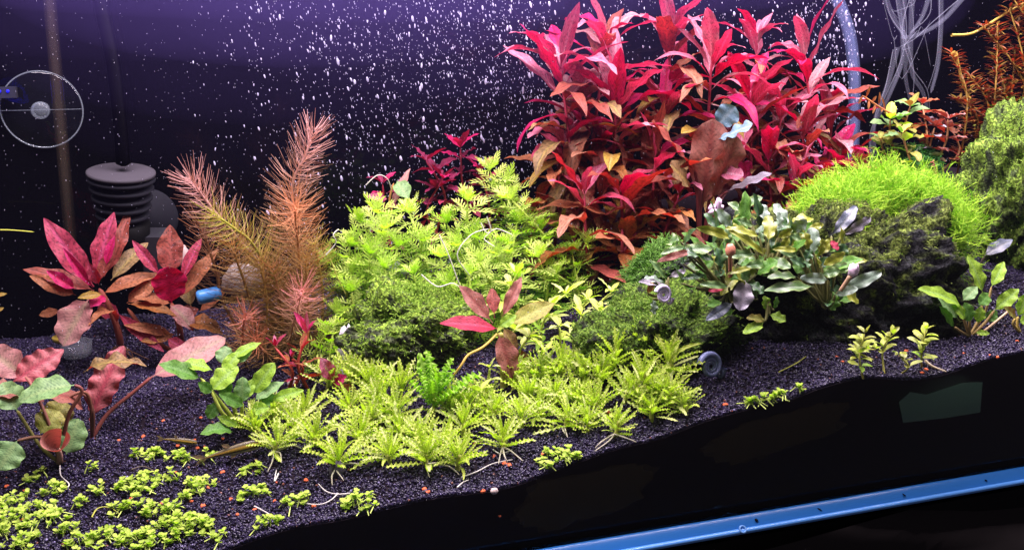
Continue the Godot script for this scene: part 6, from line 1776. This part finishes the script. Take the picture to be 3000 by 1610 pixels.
func small_things() -> void:
	# orange clay granules lying on the black gravel
	var spots := [
		Vector3(-0.0123, 0.0403, -0.1492),
		Vector3(-0.0067, 0.0383, -0.1371),
		Vector3(-0.0031, 0.0387, -0.1382),
		Vector3(-0.0154, 0.0332, -0.1174),
		Vector3(-0.0263, 0.0340, -0.1234),
		Vector3(-0.0277, 0.0314, -0.0911),
		Vector3(-0.0164, 0.0353, -0.1264),
		Vector3(-0.0113, 0.0338, -0.1179),
		Vector3(0.0029, 0.0387, -0.1395),
		Vector3(-0.0352, 0.0384, -0.1561),
		Vector3(-0.1207, 0.0223, -0.1222),
		Vector3(-0.1101, 0.0233, -0.1115),
		Vector3(-0.1049, 0.0248, -0.0706),
		Vector3(-0.0816, 0.0260, -0.0628),
		Vector3(-0.0131, 0.0279, -0.0508),
		Vector3(-0.0016, 0.0290, -0.0880),
		Vector3(0.0015, 0.0277, -0.0547),
		Vector3(0.0132, 0.0289, -0.0360),
		Vector3(0.0043, 0.0281, -0.0349),
		Vector3(0.0240, 0.0299, -0.0409),
		Vector3(0.0271, 0.0311, -0.0608),
		Vector3(0.0423, 0.0345, -0.0513),
		Vector3(0.0298, 0.0310, -0.0236),
		Vector3(0.0433, 0.0324, -0.0234),
		Vector3(-0.0192, 0.0282, -0.0583),
		Vector3(-0.0346, 0.0282, -0.0595),
		Vector3(-0.0502, 0.0292, -0.0697),
		Vector3(-0.0101, 0.0283, -0.0721),
		Vector3(0.1021, 0.0373, -0.0110),
		Vector3(0.1011, 0.0378, -0.0141),
		Vector3(0.1317, 0.0354, -0.0063),
		Vector3(0.1508, 0.0396, -0.0272),
		Vector3(0.1527, 0.0396, -0.0244),
		Vector3(0.1602, 0.0451, -0.0553),
		Vector3(0.1406, 0.0422, -0.0529),
		Vector3(0.1473, 0.0403, -0.0366),
		Vector3(0.1717, 0.0444, -0.0222),
		Vector3(0.2207, 0.0555, -0.0428),
		Vector3(0.1411, 0.0193, -0.0060),
		Vector3(0.3744, 0.0768, -0.0352),
		Vector3(0.3731, 0.0763, -0.0274),
		Vector3(0.4263, 0.0759, -0.0333),
		Vector3(0.4203, 0.0694, -0.0108),
		Vector3(0.4250, 0.0703, -0.0128),
		Vector3(0.4591, 0.0758, -0.0188),
		Vector3(0.4711, 0.0762, -0.0096),
		Vector3(0.4743, 0.0756, -0.0063),
		Vector3(0.4540, 0.0790, -0.0593),
		Vector3(0.2834, 0.0635, -0.0147),
		Vector3(0.2832, 0.0625, -0.0075),
		Vector3(-0.0466, 0.0351, -0.1416),
		Vector3(-0.0603, 0.0346, -0.1411),
		Vector3(-0.0002, 0.0356, -0.1223),
		Vector3(0.3420, 0.0720, -0.0136),
		Vector3(0.5014, 0.0799, -0.0181)]
	var shapes := []
	for k in 4:
		shapes.append(lump(Vector3(.0019, .0012, .0015), 40 + k, Color(.52, .12, .05) * (.85 + .1 * k), M.plain, .7))
	for p in spots:
		var o := single("clay_granule", shapes[rng.randi() % 4], p + Vector3(0, .0006, 0))
		o.rotation = Vector3(rng.randfn(0, .2), rng.randf() * TAU, rng.randfn(0, .2))
		o.scale = Vector3.ONE * rng.randf_range(.45, .9)
		tag(o, "small rough orange-red clay granule lying on the black gravel", "granule", "orange clay granules on the black gravel")
	# stones and oddments
	for r in [[Vector3(0.0854, 0.0659, -0.1800), Vector3(.0065, .016, .006), Color(.4, .38, .42), "rough pale grey stone leaning on the rounded mossy rock's left side", "stone", .5, 71], [Vector3(0.0853, 0.0542, -0.1720), Vector3(.008, .010, .006), Color(.34, .33, .36), "lower pale grey stone under the one leaning on the mossy rock", "stone", .5, 73], [Vector3(0.0485, 0.0461, -0.1808), Vector3(.0045, .0036, .004), Color(.55, .5, .45), "small round cream pebble by the red-orange stems", "pebble", .2, 75], [Vector3(0.0225, 0.1043, -0.2450), Vector3(.014, .012, .008), Color(.5, .46, .44), "whitish stone glimpsed behind the needle-leaved stems", "stone", .4, 77], [Vector3(0.1359, 0.1010, -0.2500), Vector3(.008, .007, .006), Color(.5, .48, .55), "pale stone glimpsed in the dark gap of the light green mass", "stone", .4, 79], [Vector3(-0.0185, 0.1129, -0.3000), Vector3(.005, .009, .004), Color(.35, .26, .24), "tan pebble stuck behind the round crimson leaf", "pebble", .3, 81], [Vector3(0.1381, 0.0353, -0.0063), Vector3(.0022, .0018, .002), Color(.45, .36, .33), "round pinkish grain near the front glass in the middle", "pebble", .2, 83], [Vector3(0.0596, 0.0390, -0.0474), Vector3(.005, .007, .004), Color(.09, .08, .1), "dark grey pebble under the near left rosette", "pebble", .3, 85], [Vector3(-0.0528, 0.0369, -0.2000), Vector3(.0018, .0012, .0014), Color(.5, .2, .1), "tiny amber bit behind the crinkled red leaf", "pebble", .3, 87]]:
		tag(single("small_" + r[4], lump(r[1], r[6], r[2], M.plain, r[5]), r[0]), r[3], r[4])
	var bc := Shape.new()
	lathe(bc, [[.0, -.0085], [.0042, -.008], [.005, -.0065], [.005, .0065], [.0042, .008], [.0, .0085]], 24, Color(.07, .26, .62))
	var cap := single("blue_plug", bc.mesh(M.shell), Vector3(-0.0019, 0.0980, -0.2350))
	cap.rotation = Vector3(0, .2, PI / 2 + .12)
	tag(cap, "small blue plastic plug behind the red plant's right-hand leaves", "plug")
	# yellow-green stray strand and leaves at the left edge
	var st := thing("stray_stem", "thin yellow-green stem poking in from the left edge", "aquatic plant", Vector3(-0.1400, 0.1403, -0.3000))
	stalk(st, [Vector3(-0.1550, 0.1419, -0.3000), Vector3(-0.1348, 0.1406, -0.3000), Vector3(-0.1183, 0.1381, -0.3000)], .0006, .0004, Color(.4, .42, .06))
	var yl := thing("yellow_leaf_sprig", "two small yellow leaves at the left edge above the veined leaf", "aquatic plant", Vector3(-0.1358, 0.1045, -0.2500))
	hero(yl, Vector3(-0.1406, 0.1050, -0.2500), Vector3(-0.1317, 0.1067, -0.2500), .003, "ochre", {})
	hero(yl, Vector3(-0.1405, 0.0938, -0.2500), Vector3(-0.1348, 0.0969, -0.2500), .003, "ochre", {})
	# white roots and loose threads
	var loose := [
		["vertical white root left of the light green mass", [Vector3(0.0757, 0.1315, -0.1901), Vector3(0.0826, 0.1394, -0.1897), Vector3(0.0808, 0.1454, -0.1878), Vector3(0.0852, 0.1484, -0.1918)]],
		["long white root across the centre of the light green mass", [Vector3(0.1710, 0.1144, -0.1728), Vector3(0.1618, 0.1299, -0.1695), Vector3(0.1725, 0.1427, -0.1717), Vector3(0.1857, 0.1458, -0.1730)]],
		["white root hanging down the middle of the light green mass", [Vector3(0.1490, 0.1450, -0.1672), Vector3(0.1547, 0.1313, -0.1655), Vector3(0.1603, 0.1144, -0.1645), Vector3(0.1640, 0.1053, -0.1661)]],
		["bright white root tangle, upper strand", [Vector3(0.1853, 0.1466, -0.1914), Vector3(0.1894, 0.1393, -0.1907), Vector3(0.1970, 0.1417, -0.1910), Vector3(0.2076, 0.1374, -0.1872)]],
		["bright white root tangle, lower strand", [Vector3(0.1889, 0.1512, -0.1887), Vector3(0.1919, 0.1409, -0.1890), Vector3(0.1873, 0.1352, -0.1904), Vector3(0.1938, 0.1300, -0.1856)]],
		["thin yellowish thread down the left of the light green mass", [Vector3(0.0743, 0.1359, -0.1583), Vector3(0.0786, 0.1226, -0.1571), Vector3(0.0836, 0.1109, -0.1593)]],
		["pale thread above the rounded rock's right shoulder", [Vector3(0.1351, 0.1195, -0.1629), Vector3(0.1449, 0.1115, -0.1587), Vector3(0.1560, 0.1128, -0.1588), Vector3(0.1638, 0.1062, -0.1571)]],
		["white thread over the smallest red-tipped stem", [Vector3(0.1139, 0.1687, -0.2486), Vector3(0.1227, 0.1758, -0.2472), Vector3(0.1300, 0.1725, -0.2473), Vector3(0.1338, 0.1626, -0.2530)]],
		["twisted white root below the rolled pink leaf", [Vector3(-0.0921, 0.0309, -0.1244), Vector3(-0.0904, 0.0299, -0.1122), Vector3(-0.0848, 0.0300, -0.0996), Vector3(-0.0849, 0.0294, -0.0957)]],
		["short white root right of the larger fish", [Vector3(0.0285, 0.0339, -0.0676), Vector3(0.0257, 0.0324, -0.0611), Vector3(0.0278, 0.0343, -0.0723)]],
		["long white root lying on the gravel at the lower middle", [Vector3(0.0566, 0.0366, -0.0272), Vector3(0.0518, 0.0352, -0.0230), Vector3(0.0454, 0.0341, -0.0226), Vector3(0.0338, 0.0330, -0.0315)]],
		["white root under the near left rosette", [Vector3(0.0625, 0.0373, -0.0238), Vector3(0.0565, 0.0364, -0.0266), Vector3(0.0510, 0.0360, -0.0327), Vector3(0.0479, 0.0366, -0.0425)]],
		["white root right of a ground cover clump", [Vector3(0.0134, 0.0304, -0.0385), Vector3(0.0189, 0.0314, -0.0273), Vector3(0.0224, 0.0322, -0.0193)]],
		["pale root across the gravel at the middle", [Vector3(0.1238, 0.0382, -0.0220), Vector3(0.1340, 0.0385, -0.0258), Vector3(0.1444, 0.0402, -0.0294), Vector3(0.1554, 0.0422, -0.0269)]],
		["pale looped root under the tangled-root rosette", [Vector3(0.1481, 0.0431, -0.0414), Vector3(0.1510, 0.0427, -0.0355), Vector3(0.1581, 0.0443, -0.0352)]],
		["bent yellow-green runner on the gravel at left", [Vector3(-0.0694, 0.0275, -0.0582), Vector3(-0.0669, 0.0287, -0.0653), Vector3(-0.0609, 0.0288, -0.0644), Vector3(-0.0555, 0.0277, -0.0570)]],
		["thin yellow stem lying on the gravel below the dark rock", [Vector3(0.3300, 0.0736, -0.0315), Vector3(0.3420, 0.0771, -0.0328), Vector3(0.3544, 0.0791, -0.0386)]],
		["short white root by the star-shaped rosette", [Vector3(0.1186, 0.0381, -0.0112), Vector3(0.1233, 0.0381, -0.0162), Vector3(0.1274, 0.0378, -0.0186)]],
		["thin dark thread near the small fish", [Vector3(-0.0510, 0.0354, -0.0954), Vector3(-0.0447, 0.0354, -0.0977), Vector3(-0.0381, 0.0343, -0.0910)]]]
	for r in loose:
		var p: Array = r[1]
		var n := thing("loose_root", r[0], "root", p[1])
		var col := Color(.4, .42, .08) if "yellow" in r[0] else (Color(.1, .08, .06) if "dark" in r[0] else Color(.62, .6, .55))
		stalk(n, p, .00042, .00028, col, "strand", M.root)

func bubbles() -> void:
	var m := SphereMesh.new()
	m.radius = 1.0; m.height = 2.0; m.radial_segments = 12; m.rings = 7
	m.material = M.bubble
	var low := SphereMesh.new()
	low.radius = 1.0; low.height = 2.0; low.radial_segments = 7; low.rings = 4
	low.material = M.bubble
	var spots := []
	var guard := 0
	while spots.size() < 9500 and guard < 120000:
		guard += 1
		var z := rng.randf_range(-.345, -.275)
		var x: float
		var y := rng.randf_range(.075, .345)
		var kind := rng.randf()
		if kind < .56:
			x = lerpf(-0.0050, 0.2792, pow(rng.randf(), .62))
			var f := (x - -0.0050) / (0.2792 - -0.0050)
			if rng.randf() > clampf((y - .06) / .2, 0.0, 1.0) * .75 + .3 * f:
				continue
			if y < .12 and f < .5 and rng.randf() < .6:
				continue
		elif kind < .65:
			x = rng.randf_range(0.2792, 0.5631)
			y = rng.randf_range(.24, .35)
		elif kind < .70:
			x = 0.5533 + rng.randfn(0, .012)
			y = rng.randf_range(.16, .34)
		else:
			z = rng.randf_range(-.345, -.06)
			x = rng.randf_range(-.16, .75) if rng.randf() < .6 else rng.randf_range(-.16, .2)
			y = rng.randf_range(bed(x, z) + .01, .35)
		var r := .00017 * exp(absf(rng.randfn(0, .72)))
		if kind >= .70:
			r = rng.randf_range(.00008, .0002)
		elif kind >= .65:
			r *= 1.7
		spots.append([minf(r, .0013), Vector3(x, y, z)])
	spots.sort_custom(func(p, q): return p[0] > q[0])
	var first: MeshInstance3D = null
	var mm := MultiMesh.new()
	mm.transform_format = MultiMesh.TRANSFORM_3D
	mm.mesh = low
	mm.instance_count = spots.size() - 300
	for k in spots.size():
		var r: float = spots[k][0]
		var b := Basis.from_euler(Vector3(rng.randfn(0, .12), 0, rng.randfn(.16, .14))) * Basis.from_scale(Vector3(r * .75, r * rng.randf_range(1.4, 2.3), r * .75))
		if k < 300:
			var o: MeshInstance3D
			if first == null:
				first = single("air_bubble", m)
				o = first
			else:
				o = first.duplicate()
				o.name = numbered("air_bubble")
				add_child(o)
			tag(o, "small white air bubble rising through the dark water", "bubble", "rising air bubbles")
			o.transform = Transform3D(b, spots[k][1])
		else:
			mm.set_instance_transform(k - 300, Transform3D(b, spots[k][1]))
	var o := MultiMeshInstance3D.new()
	o.name = "fine_bubbles"
	o.multimesh = mm
	add_child(o)
	tag(o, "haze of countless tiny bubbles and specks in the dark water", "bubbles", "", "stuff")
